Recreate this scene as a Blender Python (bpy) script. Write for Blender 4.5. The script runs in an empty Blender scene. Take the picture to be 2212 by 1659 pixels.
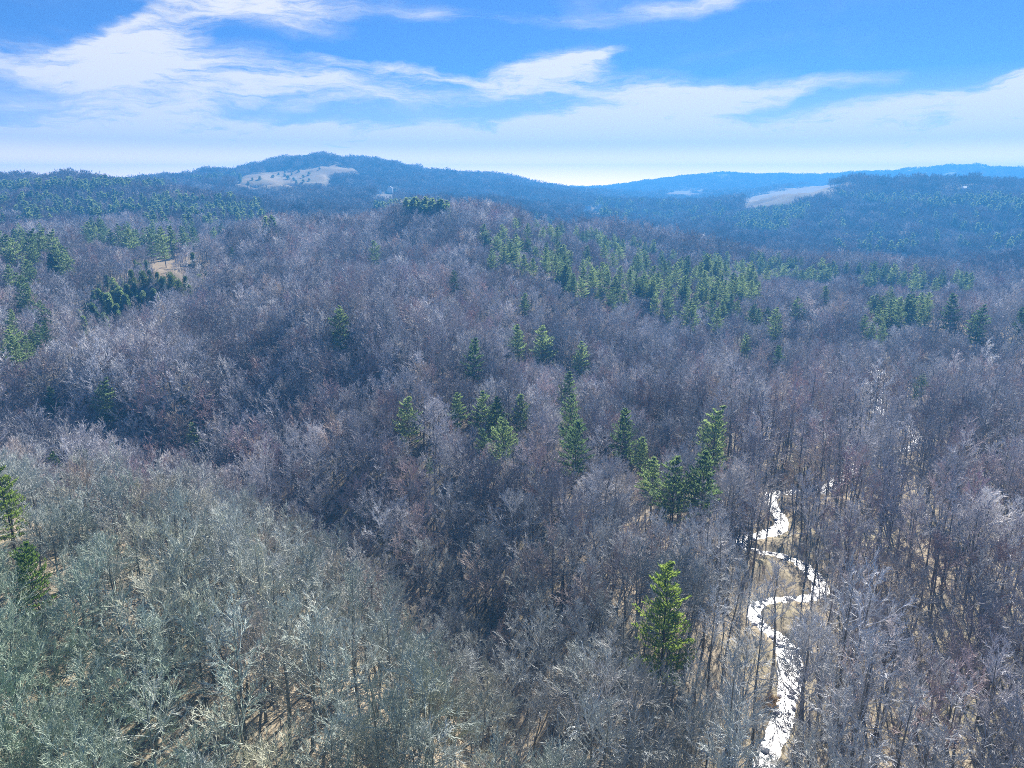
import bpy, math, random
import numpy as np

scene = bpy.context.scene
C = scene.collection
R = math.radians

# ------------------------------------------------------------------ camera, sky, sun, exposure
CAM_Z = 80.0
PITCH = math.atan(429.5/1580.0)
cam_d = bpy.data.cameras.new('camera')
cam = bpy.data.objects.new('camera', cam_d); C.objects.link(cam)
cam.location = (0, 0, CAM_Z)
cam.rotation_euler = (math.pi/2-PITCH, 0, 0)
cam_d.sensor_width = 36; cam_d.lens = 36*1580/2212
cam_d.clip_start = 0.5; cam_d.clip_end = 60000
scene.camera = cam
scene.view_settings.view_transform = 'Standard'
scene.view_settings.look = 'None'
scene.view_settings.exposure = 1.5
scene.view_settings.gamma = 1
scene.render.film_transparent = False
cy = scene.cycles
cy.max_bounces = 5; cy.diffuse_bounces = 2; cy.glossy_bounces = 2; cy.transmission_bounces = 2
cy.transparent_max_bounces = 6; cy.volume_bounces = 1
cy.use_denoising = False; cy.denoising_prefilter = 'ACCURATE'
cy.pixel_filter_type = 'BLACKMAN_HARRIS'; cy.filter_width = 0.95
SUN_AZ, SUN_EL = 22.0, 37.0
SUN_DIR = (math.sin(R(SUN_AZ))*math.cos(R(SUN_EL)), math.cos(R(SUN_AZ))*math.cos(R(SUN_EL)), math.sin(R(SUN_EL)))
sl = bpy.data.lights.new('sun', 'SUN'); sl.energy = 5.0; sl.angle = R(0.5); sl.color = (1.0, 0.955, 0.88)
sun = bpy.data.objects.new('sun', sl); C.objects.link(sun)
sun.rotation_euler = (R(90-SUN_EL), 0, R(180-SUN_AZ))   # lamp -Z points away from the sun

world = bpy.data.worlds.new('World'); scene.world = world; world.use_nodes = True
wn = world.node_tree.nodes; wl = world.node_tree.links; wn.clear()
def N(nt, typ, **kw):
    n = nt.nodes.new(typ)
    for k, v in kw.items():
        if k.startswith('_'): setattr(n, k[1:], v)
        else:
            n.inputs[k if not k.startswith('i') or not k[1:].isdigit() else int(k[1:])].default_value = v
    return n
def math_node(nt, op, a, b=None, c=None, clamp=False):
    n = nt.nodes.new('ShaderNodeMath'); n.operation = op; n.use_clamp = clamp
    for i, x in enumerate((a, b, c)):
        if x is None: continue
        if isinstance(x, (int, float)): n.inputs[i].default_value = x
        else: nt.links.new(x, n.inputs[i])
    return n.outputs[0]
def mix_col(nt, fac, a, b, blend='MIX'):
    n = nt.nodes.new('ShaderNodeMix'); n.data_type = 'RGBA'; n.blend_type = blend
    for i, x in ((0, fac), (6, a), (7, b)):
        if isinstance(x, (int, float)): n.inputs[i].default_value = x
        elif isinstance(x, tuple): n.inputs[i].default_value = (*x, 1)
        else: nt.links.new(x, n.inputs[i])
    return n.outputs[2]
def build_world():
    nt = world.node_tree; L = nt.links.new
    out = nt.nodes.new('ShaderNodeOutputWorld'); bg = nt.nodes.new('ShaderNodeBackground')
    bg.inputs[1].default_value = 0.076
    L(bg.outputs[0], out.inputs[0])
    tc = nt.nodes.new('ShaderNodeTexCoord'); sep = nt.nodes.new('ShaderNodeSeparateXYZ')
    L(tc.outputs['Generated'], sep.inputs[0])
    x, y, z = sep.outputs
    zz = math_node(nt, 'MULTIPLY', z, 3.4); zz = math_node(nt, 'MAXIMUM', zz, -0.2); zz = math_node(nt, 'ADD', zz, 0.12)
    cmb = nt.nodes.new('ShaderNodeCombineXYZ'); L(x, cmb.inputs[0]); L(y, cmb.inputs[1]); L(zz, cmb.inputs[2])
    nrm = nt.nodes.new('ShaderNodeVectorMath'); nrm.operation = 'NORMALIZE'; L(cmb.outputs[0], nrm.inputs[0])
    sky = nt.nodes.new('ShaderNodeTexSky'); sky.sky_type = 'NISHITA'; sky.sun_disc = False
    sky.sun_elevation = R(SUN_EL); sky.sun_rotation = R(SUN_AZ); sky.air_density = 1.0; sky.dust_density = 0.0; sky.ozone_density = 3.0; sky.altitude = 900
    L(nrm.outputs[0], sky.inputs[0])
    base = mix_col(nt, 1.0, sky.outputs[0], SKY_TINT, 'MULTIPLY')
    az = math_node(nt, 'ARCTAN2', x, y)
    rad = math_node(nt, 'SQRT', math_node(nt, 'ADD', math_node(nt, 'MULTIPLY', x, x), math_node(nt, 'MULTIPLY', y, y)))
    te = math_node(nt, 'DIVIDE', z, math_node(nt, 'MAXIMUM', rad, 0.05))
    te = math_node(nt, 'MINIMUM', te, 4.0)
    # cirrus layer: fibres combed by noise, laid along long streaks
    cv = nt.nodes.new('ShaderNodeCombineXYZ'); L(az, cv.inputs[0]); L(te, cv.inputs[1])
    def noise(vec, scale, sx=1, sy=1, rot=0, detail=6, rough=.55, dist=0, off=0):
        m = nt.nodes.new('ShaderNodeMapping'); m.inputs['Scale'].default_value = (sx, sy, 1); m.inputs['Rotation'].default_value = (0, 0, rot)
        m.inputs['Location'].default_value = (off, off*.7, 0)
        L(vec, m.inputs[0])
        n = nt.nodes.new('ShaderNodeTexNoise'); n.inputs['Scale'].default_value = scale; n.inputs['Detail'].default_value = detail
        n.inputs['Roughness'].default_value = rough; n.inputs['Distortion'].default_value = dist
        L(m.outputs[0], n.inputs[0]); return n
    w1 = noise(cv.outputs[0], 6, 1, 2.2, 0, 4, .5)
    w2 = noise(cv.outputs[0], 30, 1, 2.6, 0.1, 3, .55, off=3)
    def warp(vec, n, amt):
        s = nt.nodes.new('ShaderNodeVectorMath'); s.operation = 'SUBTRACT'; L(n.outputs[1], s.inputs[0]); s.inputs[1].default_value = (.5, .5, .5)
        k = nt.nodes.new('ShaderNodeVectorMath'); k.operation = 'MULTIPLY'; L(s.outputs[0], k.inputs[0]); k.inputs[1].default_value = amt
        a = nt.nodes.new('ShaderNodeVectorMath'); a.operation = 'ADD'; L(vec, a.inputs[0]); L(k.outputs[0], a.inputs[1]); return a.outputs[0]
    v = warp(warp(cv.outputs[0], w1, (.12, .05, 0)), w2, (.03, .012, 0))
    total = None
    for (cu, cvv, hl, hw, ang, inten) in CLOUDS:
        xx = (cu-1106)/1580; a0 = math.atan(xx); t0 = (400-cvv)/1580*math.cos(a0)*1.05
        m = nt.nodes.new('ShaderNodeMapping'); m.vector_type = 'TEXTURE'
        m.inputs['Location'].default_value = (a0, t0, 0)
        m.inputs['Rotation'].default_value = (0, 0, R(ang))
        m.inputs['Scale'].default_value = (hl/1580*1.35, hw/1580*1.7, 1)
        L(v, m.inputs[0])
        g = nt.nodes.new('ShaderNodeTexGradient'); g.gradient_type = 'SPHERICAL'; L(m.outputs[0], g.inputs[0])
        s = math_node(nt, 'MULTIPLY', g.outputs[1], inten*1.12)
        total = s if total is None else math_node(nt, 'ADD', total, s)
    fib = noise(v, 10, 1.0, 6.0, -0.12, 9, .62, .35, off=7)
    fib2 = noise(v, 38, 1.0, 7.0, -0.2, 6, .65, 0, off=2)
    f = math_node(nt, 'ADD', math_node(nt, 'MULTIPLY', fib.outputs[0], 3.0), math_node(nt, 'SUBTRACT', math_node(nt, 'MULTIPLY', fib2.outputs[0], 1.5), 1.2))
    # thin veil everywhere, thicker towards the horizon
    veil = nt.nodes.new('ShaderNodeMapRange'); veil.inputs[1].default_value = 0.0; veil.inputs[2].default_value = 0.13
    veil.inputs[3].default_value = 0.8; veil.inputs[4].default_value = 0.0; L(te, veil.inputs[0])
    broad = noise(cv.outputs[0], 3.2, 1, 2.6, -.1, 5, .55, .6, off=11)
    br = math_node(nt, 'MULTIPLY', math_node(nt, 'SUBTRACT', broad.outputs[0], 0.47), 1.3)
    br = math_node(nt, 'MAXIMUM', br, 0.0)
    cov = math_node(nt, 'ADD', math_node(nt, 'MULTIPLY', total, f), br)
    cov = math_node(nt, 'SUBTRACT', cov, 0.08)
    mr = nt.nodes.new('ShaderNodeMapRange'); mr.interpolation_type = 'SMOOTHSTEP'
    mr.inputs[1].default_value = 0.0; mr.inputs[2].default_value = 1.05; L(cov, mr.inputs[0])
    alpha = math_node(nt, 'MAXIMUM', math_node(nt, 'MULTIPLY', mr.outputs[0], 0.97), 0.0, clamp=True)
    inv = math_node(nt, 'MULTIPLY', math_node(nt, 'SUBTRACT', 1.0, alpha), math_node(nt, 'SUBTRACT', 1.0, veil.outputs[0]))
    alpha = math_node(nt, 'SUBTRACT', 1.0, inv, clamp=True)
    col = mix_col(nt, alpha, base, CLOUD_COL)
    gl = nt.nodes.new('ShaderNodeMapRange'); gl.interpolation_type = 'SMOOTHSTEP'; gl.inputs[1].default_value = -0.01; gl.inputs[2].default_value = 0.055
    gl.inputs[3].default_value = 1.0; gl.inputs[4].default_value = 0.0; L(te, gl.inputs[0])
    front = nt.nodes.new('ShaderNodeMapRange'); front.inputs[1].default_value = -.3; front.inputs[2].default_value = .5; L(y, front.inputs[0])
    col = mix_col(nt, math_node(nt, 'MULTIPLY', gl.outputs[0], front.outputs[0]), col, GLOW_COL)
    L(col, bg.inputs[0])
SKY_TINT = (0.42, 0.72, 1.0)
CLOUD_COL = (4.5, 4.45, 4.6); GLOW_COL = (29.0, 19.5, 11.5)
CLOUDS = [(590,62,190,38,-8,.9),(390,140,150,40,40,.9),(140,175,260,24,-4,.6),(370,195,150,44,10,.6),(680,205,400,40,-5,.7),
 (400,265,280,24,12,.8),(740,290,60,12,0,.8),(1170,190,130,30,14,.8),(1260,160,70,10,8,.8),(1350,232,260,34,-6,.7),(1280,318,230,46,4,2.4),
 (1040,325,340,28,-2,1.3),(1600,226,220,14,3,.8),(1750,292,380,28,8,1.3),(2160,262,160,40,28,1.8),(2000,335,380,26,4,1.3),(1700,20,380,22,8,.4),
 (950,88,300,16,-3,.3),(150,335,420,38,4,1.2),(1870,306,110,10,3,.9),(620,330,350,28,0,1.1),(1450,365,500,22,0,.8),(90,240,200,22,-10,.4),(1500,60,300,18,6,.2),(1150,345,260,12,3,.7),(1900,365,300,10,5,.7),(500,300,220,10,16,.5),(900,190,200,10,-8,.5),(1500,262,200,10,8,.6),(300,120,120,14,30,.5)]
build_world()

# ------------------------------------------------------------------ helpers
CP, SP = math.cos(PITCH), math.sin(PITCH)
def ray(u, v):
    x = (u-1106)/1580; y = (829.5-v)/1580
    return (x, CP+y*SP, -SP+y*CP)
def project(x, y, z):
    z = z-CAM_Z
    f = y*CP - z*SP
    return 1106+1580*x/f, 829.5-1580*(y*SP+z*CP)/f
def vnoise(x, y, seed=0):
    x = np.asarray(x, float); y = np.asarray(y, float)
    xi = np.floor(x).astype(np.int64); yi = np.floor(y).astype(np.int64)
    xf = x-xi; yf = y-yi
    def h(a, b):
        n = (a*374761393 + b*668265263 + seed*974711) & 0xffffffff
        n = ((n ^ (n >> 13))*1274126177) & 0xffffffff
        return ((n ^ (n >> 16)) & 0xffff)/65535.0
    sx = xf*xf*(3-2*xf); sy = yf*yf*(3-2*yf)
    return (h(xi, yi)*(1-sx)+h(xi+1, yi)*sx)*(1-sy) + (h(xi, yi+1)*(1-sx)+h(xi+1, yi+1)*sx)*sy
def inpoly(px, py, poly):
    px = np.asarray(px, float); py = np.asarray(py, float); ins = np.zeros(px.shape, bool); n = len(poly)
    for i in range(n):
        x1, y1 = poly[i]; x2, y2 = poly[(i+1) % n]
        if y1 == y2: continue
        c = ((y1 > py) != (y2 > py)) & (px < (x2-x1)*(py-y1)/(y2-y1)+x1)
        ins ^= c
    return ins

# ------------------------------------------------------------------ terrain surface
# survey points: (sight u, sight v, forward distance) of the canopy top; ground lies CAN below it
CAN = 15.0
SURV = [
 (60,1659,60),(600,1659,64),(1100,1659,66),(1640,1659,66),(2150,1659,63),
 (60,1300,88),(60,1150,104),(250,1000,140),(60,980,148),(600,1110,134),(600,1400,84),(850,1340,98),(300,1400,84),(1100,1500,82),
 (1400,1400,90),(1800,1400,88),(2150,1400,86),(1400,1200,114),(1800,1200,114),(2150,1200,112),
 (1800,1000,162),(2150,1000,158),(1300,1000,162),(1300,880,210),(1800,880,208),(2150,880,205),(1000,950,180),
 (1120,760,280),(1300,720,325),(1550,720,338),(1850,720,330),(2150,740,310),(1900,650,400),(2150,650,400),
 (100,850,232),(300,900,220),(600,950,188),(800,950,182),(600,850,236),(730,720,260),(500,720,272),(0,750,258),(250,780,235),
 (480,640,330),(650,620,350),(900,640,318),(1100,650,340),
 (100,650,305),(250,620,330),(0,570,395),(330,575,385),(460,560,420),(620,540,440),(900,560,430),(1160,560,430),
 (200,500,560),(0,510,540),(420,500,560),
 (620,492,560),(750,476,610),(900,468,640),(1000,462,650),(1100,470,660),(1200,482,680),(1350,498,690),(1480,520,680),(1600,552,620),
 (1300,560,490),(1400,610,420),(1550,650,385),(1700,680,355),
 (1700,570,560),(1900,580,530),(2100,598,500),(2212,612,470),
 (0,440,800),(300,440,850),(500,440,980),(600,430,1200),(640,398,1500),(510,398,1450),(770,360,1900),(700,440,1100),(560,385,1650),(850,420,1500),
 (1000,410,1800),(900,442,1020),(820,450,960),(960,450,1000),(1000,430,1250),
 (0,398,1100),(200,395,1100),(370,393,1350),(500,376,1800),(570,360,2000),(640,347,2150),(740,341,2300),(840,352,2350),(930,371,2350),(1000,371,2350),
 (1090,386,2400),(1200,404,2600),(1330,410,2900),
 (1250,430,1900),(1200,450,1500),(1300,455,1400),(1500,475,1500),(1400,488,1200),(1450,440,2300),(1550,430,2600),
 (1350,402,4300),(1440,386,4200),(1560,376,4200),(1700,381,4100),(1800,379,4100),(1890,377,4100),(2000,372,4000),(2060,362,4000),(2212,362,4000),
 (1480,418,3300),(1610,443,2100),(1680,420,2400),(1730,405,2600),(1820,396,2900),
 (1640,470,1350),(1700,432,1500),(1800,398,1550),(1900,388,1550),(2000,391,1600),(2100,400,1600),(2212,410,1600),
 (1900,450,1330),(1750,470,1250),(1900,500,1120),(2120,500,1060),(1750,530,990),(1620,530,960),(1560,500,1100),(2100,550,880),(1900,555,900),(2212,450,1150),
]
HID = [ # hidden floors: (sight u, forward distance, height relative to camera) of canopy top
 (250,165,-70),(60,175,-68),(600,150,-74),(880,116,-75),(1050,96,-74),
 (900,800,-46),(700,800,-44),(1100,850,-52),(1300,900,-66),(1500,900,-68),(1650,720,-68),(1900,720,-74),(2120,680,-74),
 (200,800,-30),(400,700,-40),(740,2800,40),(500,2500,20),(1000,3000,20),(200,2000,-20),(1200,3400,-20),(1900,2100,-40),(2150,2300,-50),(1700,3200,-20),
 (2000,3200,-20),(1400,3500,-40),(740,6000,0),(60,6000,0),(1500,6500,-10),(2150,6500,-10),(1106,9000,-30),(0,9000,-30),(2212,9000,-30),
 (0,25,-58),(1106,25,-60),(2212,25,-60),(0,42,-58),(1106,42,-61),(2212,42,-60),
]
P = []; Z = []
for u, v, d in SURV:
    r = ray(u, v); s = d/r[1]
    P.append((math.atan2(r[0], r[1]), math.log(math.hypot(r[0]*s, d)))); Z.append(r[2]*s)
for u, d, z in HID:
    x = (u-1106)/1580*d
    P.append((math.atan2(x, d), math.log(math.hypot(x, d)))); Z.append(z)
P = np.array(P); Z = np.array(Z)
def tps(r2): return 0.5*r2*np.log(r2+1e-12)
def fit():
    n = len(P)
    A = np.zeros((n+3, n+3))
    A[:n, :n] = tps(((P[:, None]-P[None])**2).sum(-1)) + np.eye(n)*2e-4
    A[:n, n] = 1; A[:n, n+1:] = P; A[n, :n] = 1; A[n+1:, :n] = P.T
    return np.linalg.solve(A, np.concatenate([Z, [0, 0, 0]]))
W = fit()
AZN = 0.75
def base_h(x, y):
    x = np.asarray(x, float); y = np.asarray(y, float)
    az = np.arctan2(x, y); rho = np.maximum(np.hypot(x, y), 20.0)
    ln = np.log(rho)
    azc = np.clip(az, -AZN, AZN)
    out = np.zeros(az.shape).ravel(); a = azc.ravel(); l = ln.ravel()
    for i in range(0, len(a), 20000):
        q = np.stack([a[i:i+20000], l[i:i+20000]], 1)
        d2 = ((q[:, None]-P[None])**2).sum(-1)
        out[i:i+20000] = tps(d2) @ W[:-3] + W[-3] + q @ W[-2:]
    out = out.reshape(az.shape)
    k = np.clip((np.abs(az)-0.85)/0.6, 0, 1); k = k*k*(3-2*k)
    return CAM_Z - CAN + out*(1-k) + (-55)*k
def ground(x, y):
    x = np.asarray(x, float); y = np.asarray(y, float)
    rho = np.hypot(x, y)
    z = base_h(x, y)
    amp = np.clip((rho-120)/500, 0, 1)
    z = z + amp*((vnoise(x/85, y/85, 3)-.5)*15 + (vnoise(x/34, y/34, 5)-.5)*5)
    far = np.clip((rho-700)/900, 0, 1)
    rid = 1-np.abs(vnoise(x/110+y/260+9, y/150, 12)*2-1)
    z = z + amp*(rid-.5)*16
    z = z + far*((vnoise(x/260+4, y/260, 8)-.5)*20)
    z = z + (vnoise(x/14, y/14, 9)-.5)*.8
    return z
# lookup grid in polar space
NA, NR = 900, 620
GA = np.linspace(-math.pi, math.pi, 181)
az_in = np.linspace(-1.0, 1.0, 641)
az_all = np.concatenate([np.linspace(-math.pi, -1.02, 40), az_in, np.linspace(1.02, math.pi, 40)])
lr = np.linspace(math.log(14), math.log(4900), 520)
AZg, LRg = np.meshgrid(az_all, lr)
Xg = np.exp(LRg)*np.sin(AZg); Yg = np.exp(LRg)*np.cos(AZg)
Zg = ground(Xg, Yg)

def hgt(x, y):
    x = np.asarray(x, float); y = np.asarray(y, float)
    a = np.arctan2(x, y); l = np.clip(np.log(np.maximum(np.hypot(x, y), 14.01)), lr[0], lr[-1]-1e-6)
    ia = np.clip(np.searchsorted(az_all, a)-1, 0, len(az_all)-2); fa = (a-az_all[ia])/(az_all[ia+1]-az_all[ia])
    fl = (l-lr[0])/(lr[1]-lr[0]); il = np.clip(fl.astype(int), 0, len(lr)-2); fl = fl-il
    return (Zg[il, ia]*(1-fa)+Zg[il, ia+1]*fa)*(1-fl)+(Zg[il+1, ia]*(1-fa)+Zg[il+1, ia+1]*fa)*fl
def hit(u, v, above=0.0, dmin=40):
    r = ray(u, v); n = math.hypot(r[0], r[1])
    d = np.exp(np.linspace(math.log(dmin), math.log(4850), 3000))
    x = d*r[0]/n; y = d*r[1]/n; z = CAM_Z+d*r[2]/n
    below = z <= hgt(x, y)+above
    if not below.any(): return None
    i = int(np.argmax(below)); return x[i], y[i]

BALD = [(505,398),(515,385),(540,376),(585,370),(620,368),(640,361),(700,357),(768,361),(770,366),(735,374),(705,378),(712,388),(690,396),(640,400),(570,401)]
FARM = [(1598,438),(1612,428),(1650,417),(1700,408),(1745,401),(1800,396),(1845,391),(1850,396),(1800,404),(1770,410),(1780,418),(1745,424),(1710,436),(1680,442),(1640,447),(1612,446)]
FARM2 = [(1775,398),(1820,397),(1830,402),(1790,416),(1770,412)]
FARM3 = [(1430,416),(1470,410),(1525,408),(1520,416),(1470,421)]
FARM4 = [(2020,382),(2050,372),(2090,368),(2085,378),(2040,385)]
FARM5 = [(1530,380),(1580,379),(1590,383),(1540,385)]
CLEAR = [(255,600),(320,575),(350,556),(400,545),(465,543),(462,556),(440,562),(400,575),(380,590),(350,603),(290,608)]
CLEAR2 = [(395,590),(450,558),(470,560),(466,620),(440,640),(405,625)]
def meadow_mask(u, v, rho, y):
    x_ = np.abs(rho)*(u-1106)/1580; u = u+(vnoise(x_/30, rho/60, 91)-.5)*16+(vnoise(x_/9, rho/20, 92)-.5)*6; v = v+(vnoise(x_/30+7, rho/60, 93)-.5)*4
    m = inpoly(u, v, BALD) & (rho > 1300) & (rho < 2600)
    for f, lo, hi in ((FARM, 1900, 3600), (FARM2, 2000, 4000), (FARM3, 2400, 4200), (FARM4, 3000, 5200), (FARM5, 3000, 5200)):
        m |= inpoly(u, v, f) & (rho > lo) & (rho < hi)
    # power line cut on the far ridge
    m |= (np.abs(u-2117) < 3.5) & (v < 402) & (rho > 3000) & (rho < 5200)
    return (m & (y > 0)).astype(float)
def clearing_mask(u, v, rho, y):
    m = (inpoly(u, v, CLEAR)) & (rho > 300) & (rho < 620)
    return (m & (y > 0)).astype(float)
def raise_fields():
    global Zg
    uu, vv = project(Xg, np.maximum(Yg, 5), Zg+13); rho = np.hypot(Xg, Yg)
    m = np.maximum(meadow_mask(uu, vv, rho, Yg), clearing_mask(uu, vv, rho, Yg))
    for _ in range(2):
        p = np.pad(m, 1, 'edge'); m = (p[:-2, 1:-1]+p[2:, 1:-1]+p[1:-1, :-2]+p[1:-1, 2:]+m*2)/6
    Zg = Zg+np.where(rho < 700, 10.5, 12)*m
raise_fields()

# stream course: sight points on its water and its width in metres
STREAM = [(1620,1700,4.6),(1650,1640,4.6),(1665,1585,4.4),(1690,1530,4.4),(1705,1470,4.4),(1712,1425,6.0),(1708,1385,6.4),(1690,1350,4.6),(1662,1328,3.4),
 (1638,1308,3.2),(1632,1285,3.6),(1655,1270,3.0),(1700,1264,2.6),(1745,1262,3.0),(1775,1250,4.2),(1772,1228,4.6),(1752,1205,4.2),(1722,1185,3.4),(1685,1173,3.0),(1640,1166,3.0),
 (1608,1153,4.0),(1606,1140,5.0),(1640,1134,5.0),(1682,1120,5.6),(1690,1096,5.0),(1668,1066,4.6),(1672,1046,5.0),(1720,1040,4.4),(1778,1038,4.8),(1818,1012,5.6),(1850,990,6),(1880,968,6),
 (1950,958,4.6),(1985,940,5),(1960,912,6),(1905,890,8),(1895,866,8),(1898,840,8),(1905,815,8),(1880,790,8),(1840,772,8),(1790,762,8),(1800,745,8)]
sp = []
for u, v, w in STREAM:
    h = hit(u, v, 0); sp.append((h[0], h[1], w))
sp = np.array(sp)
# smooth Catmull-Rom course
def catmull(p, n=10):
    out = []
    for i in range(len(p)-1):
        p0 = p[max(i-1, 0)]; p1 = p[i]; p2 = p[i+1]; p3 = p[min(i+2, len(p)-1)]
        for k in range(n):
            t = k/n
            out.append(.5*((2*p1)+(-p0+p2)*t+(2*p0-5*p1+4*p2-p3)*t*t+(-p0+3*p1-3*p2+p3)*t**3))
    out.append(p[-1]); return np.array(out)
course = catmull(sp, 10)
zc = hgt(course[:, 0], course[:, 1])
k = np.ones(41)/41
zc = np.convolve(np.pad(zc, 20, 'edge'), k, 'valid')-0.9
zc = np.minimum.accumulate(zc[::-1])[::-1]*0.4 + zc*0.6
wid = course[:, 2]*(0.85+0.4*vnoise(np.arange(len(course))/3.0, np.zeros(len(course)), 4))*0.26
def near_stream(x, y):
    """distance to the course, index"""
    x = np.asarray(x, float).ravel(); y = np.asarray(y, float).ravel()
    dm = np.full(x.shape, 1e9); im = np.zeros(x.shape, int)
    for i in range(0, len(x), 20000):
        d = np.hypot(x[i:i+20000, None]-course[None, :, 0], y[i:i+20000, None]-course[None, :, 1])
        j = d.argmin(1); im[i:i+20000] = j; dm[i:i+20000] = d[np.arange(len(j)), j]
    return dm, im
sel = (np.abs(AZg) < 0.8) & (LRg > math.log(70)) & (LRg < math.log(420)) & (Xg > 0)
d_, i_ = near_stream(Xg[sel], Yg[sel])
zt = Zg[sel]; w_ = wid[i_]; wz = zc[i_]
t = np.clip((d_-w_*0.9)/(w_*.25+.5), 0, 1); t = t*t*(3-2*t)
bed = wz-0.6
bank = wz+0.45
t2 = np.clip((d_-w_-1.6)/9, 0, 1); t2 = t2*t2*(3-2*t2)
znew = bed*(1-t) + (bank*(1-t2)+np.maximum(zt, wz+.3)*t2)*t
Zg[sel] = np.where(d_ < w_+12, znew, zt)

# ------------------------------------------------------------------ materials
def new_mat(name):
    m = bpy.data.materials.new(name); m.use_nodes = True
    nt = m.node_tree; b = nt.nodes['Principled BSDF']; return m, nt, b
def ramp(nt, fac, stops, interp='LINEAR'):
    r = nt.nodes.new('ShaderNodeValToRGB'); r.color_ramp.interpolation = interp
    e = r.color_ramp.elements
    while len(e) < len(stops): e.new(0.5)
    for k, (p, c) in enumerate(stops): e[k].position = p; e[k].color = (*c, 1)
    nt.links.new(fac, r.inputs[0]); return r.outputs[0]
def noise_tex(nt, vec, scale, detail=4, rough=.55):
    n = nt.nodes.new('ShaderNodeTexNoise'); n.inputs['Scale'].default_value = scale; n.inputs['Detail'].default_value = detail; n.inputs['Roughness'].default_value = rough
    if vec is not None: nt.links.new(vec, n.inputs[0])
    return n.outputs[0]
def near_left(nt, loc):
    """1 on the near left bank where a green lens tint is put into bark and twig colour, 0 elsewhere"""
    s = nt.nodes.new('ShaderNodeSeparateXYZ'); nt.links.new(loc, s.inputs[0])
    a = nt.nodes.new('ShaderNodeMapRange'); a.inputs[1].default_value = 165; a.inputs[2].default_value = 70; nt.links.new(s.outputs[1], a.inputs[0])
    b = nt.nodes.new('ShaderNodeMapRange'); b.inputs[1].default_value = 60; b.inputs[2].default_value = -70; nt.links.new(s.outputs[0], b.inputs[0])
    q = math_node(nt, 'MULTIPLY', a.outputs[0], b.outputs[0], clamp=True)
    w = math_node(nt, 'MULTIPLY', noise_tex(nt, loc, .12, 3), 1.7, clamp=True)
    return math_node(nt, 'MULTIPLY', q, w, clamp=True)
def twig_material(k=1.0):
    m, nt, b = new_mat('twigs'); L = nt.links.new
    oi = nt.nodes.new('ShaderNodeObjectInfo')
    n1 = noise_tex(nt, oi.outputs['Location'], 0.02, 4, .7)
    s = math_node(nt, 'SUBTRACT', math_node(nt, 'ADD', math_node(nt, 'MULTIPLY', oi.outputs['Random'], .8), math_node(nt, 'MULTIPLY', n1, 1.1)), .4)
    shade_ = ramp(nt, noise_tex(nt, oi.outputs['Location'], .035, 3), [(.35, (.55,.545,.565)), (.62, (1.28,1.26,1.28))])
    col = ramp(nt, s, [(.15, (.33,.33,.34)), (.36, (.46,.46,.46)), (.47, (.27,.255,.275)), (.58, (.56,.56,.56)), (.70, (.29,.265,.275)), (.80, (.42,.31,.29)), (.86, (.62,.62,.60)), (.95, (.48,.40,.31)), (1.0, (.37,.28,.31))])
    col = mix_col(nt, 1.0, col, shade_, 'MULTIPLY')
    gl = math_node(nt, 'MULTIPLY', near_left(nt, oi.outputs['Location']), 0.75)
    col = mix_col(nt, gl, col, (.31,.44,.26))  # lens tint of the near left painted into the twigs
    if k < 1: col = mix_col(nt, 1.0, col, (k, k, k), 'MULTIPLY')  # self-shadow the thick far crowns lack, put into a darker colour
    L(col, b.inputs['Base Color']); b.inputs['Roughness'].default_value = .7; b.inputs['Specular IOR Level'].default_value = .25
    return m
def bark_material():
    m, nt, b = new_mat('bark'); L = nt.links.new
    oi = nt.nodes.new('ShaderNodeObjectInfo'); tc = nt.nodes.new('ShaderNodeTexCoord')
    mp = nt.nodes.new('ShaderNodeMapping'); mp.inputs['Scale'].default_value = (3, 3, .5); L(tc.outputs['Object'], mp.inputs[0])
    n = noise_tex(nt, mp.outputs[0], 2.2, 5, .65)
    c1 = ramp(nt, n, [(.3, (.07,.06,.055)), (.55, (.17,.155,.145)), (.72, (.30,.29,.27))])
    c2 = ramp(nt, oi.outputs['Random'], [(0, (.75,.72,.70)), (1, (1.25,1.25,1.2))])
    col = mix_col(nt, 1.0, c1, c2, 'MULTIPLY')
    gl = math_node(nt, 'MULTIPLY', near_left(nt, oi.outputs['Location']), 0.6)
    col = mix_col(nt, gl, col, (.19,.24,.18))
    L(col, b.inputs['Base Color']); b.inputs['Roughness'].default_value = .85
    return m
def foliage_material(name, c_lo, c_hi, trans=.35):
    m, nt, b = new_mat(name); L = nt.links.new
    oi = nt.nodes.new('ShaderNodeObjectInfo'); geo = nt.nodes.new('ShaderNodeNewGeometry')
    n = noise_tex(nt, geo.outputs['Position'], .9, 3)
    s = math_node(nt, 'ADD', math_node(nt, 'MULTIPLY', oi.outputs['Random'], .5), math_node(nt, 'MULTIPLY', n, .5))
    col = ramp(nt, s, [(.25, c_lo), (.75, c_hi)])
    L(col, b.inputs['Base Color']); b.inputs['Roughness'].default_value = .5
    tr = nt.nodes.new('ShaderNodeBsdfTranslucent'); L(mix_col(nt, 1.0, col, (1.5,1.5,.8), 'MULTIPLY'), tr.inputs[0])
    mx = nt.nodes.new('ShaderNodeMixShader'); mx.inputs[0].default_value = trans
    L(b.outputs[0], mx.inputs[1]); L(tr.outputs[0], mx.inputs[2])
    L(mx.outputs[0], nt.nodes['Material Output'].inputs[0])
    return m
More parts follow.
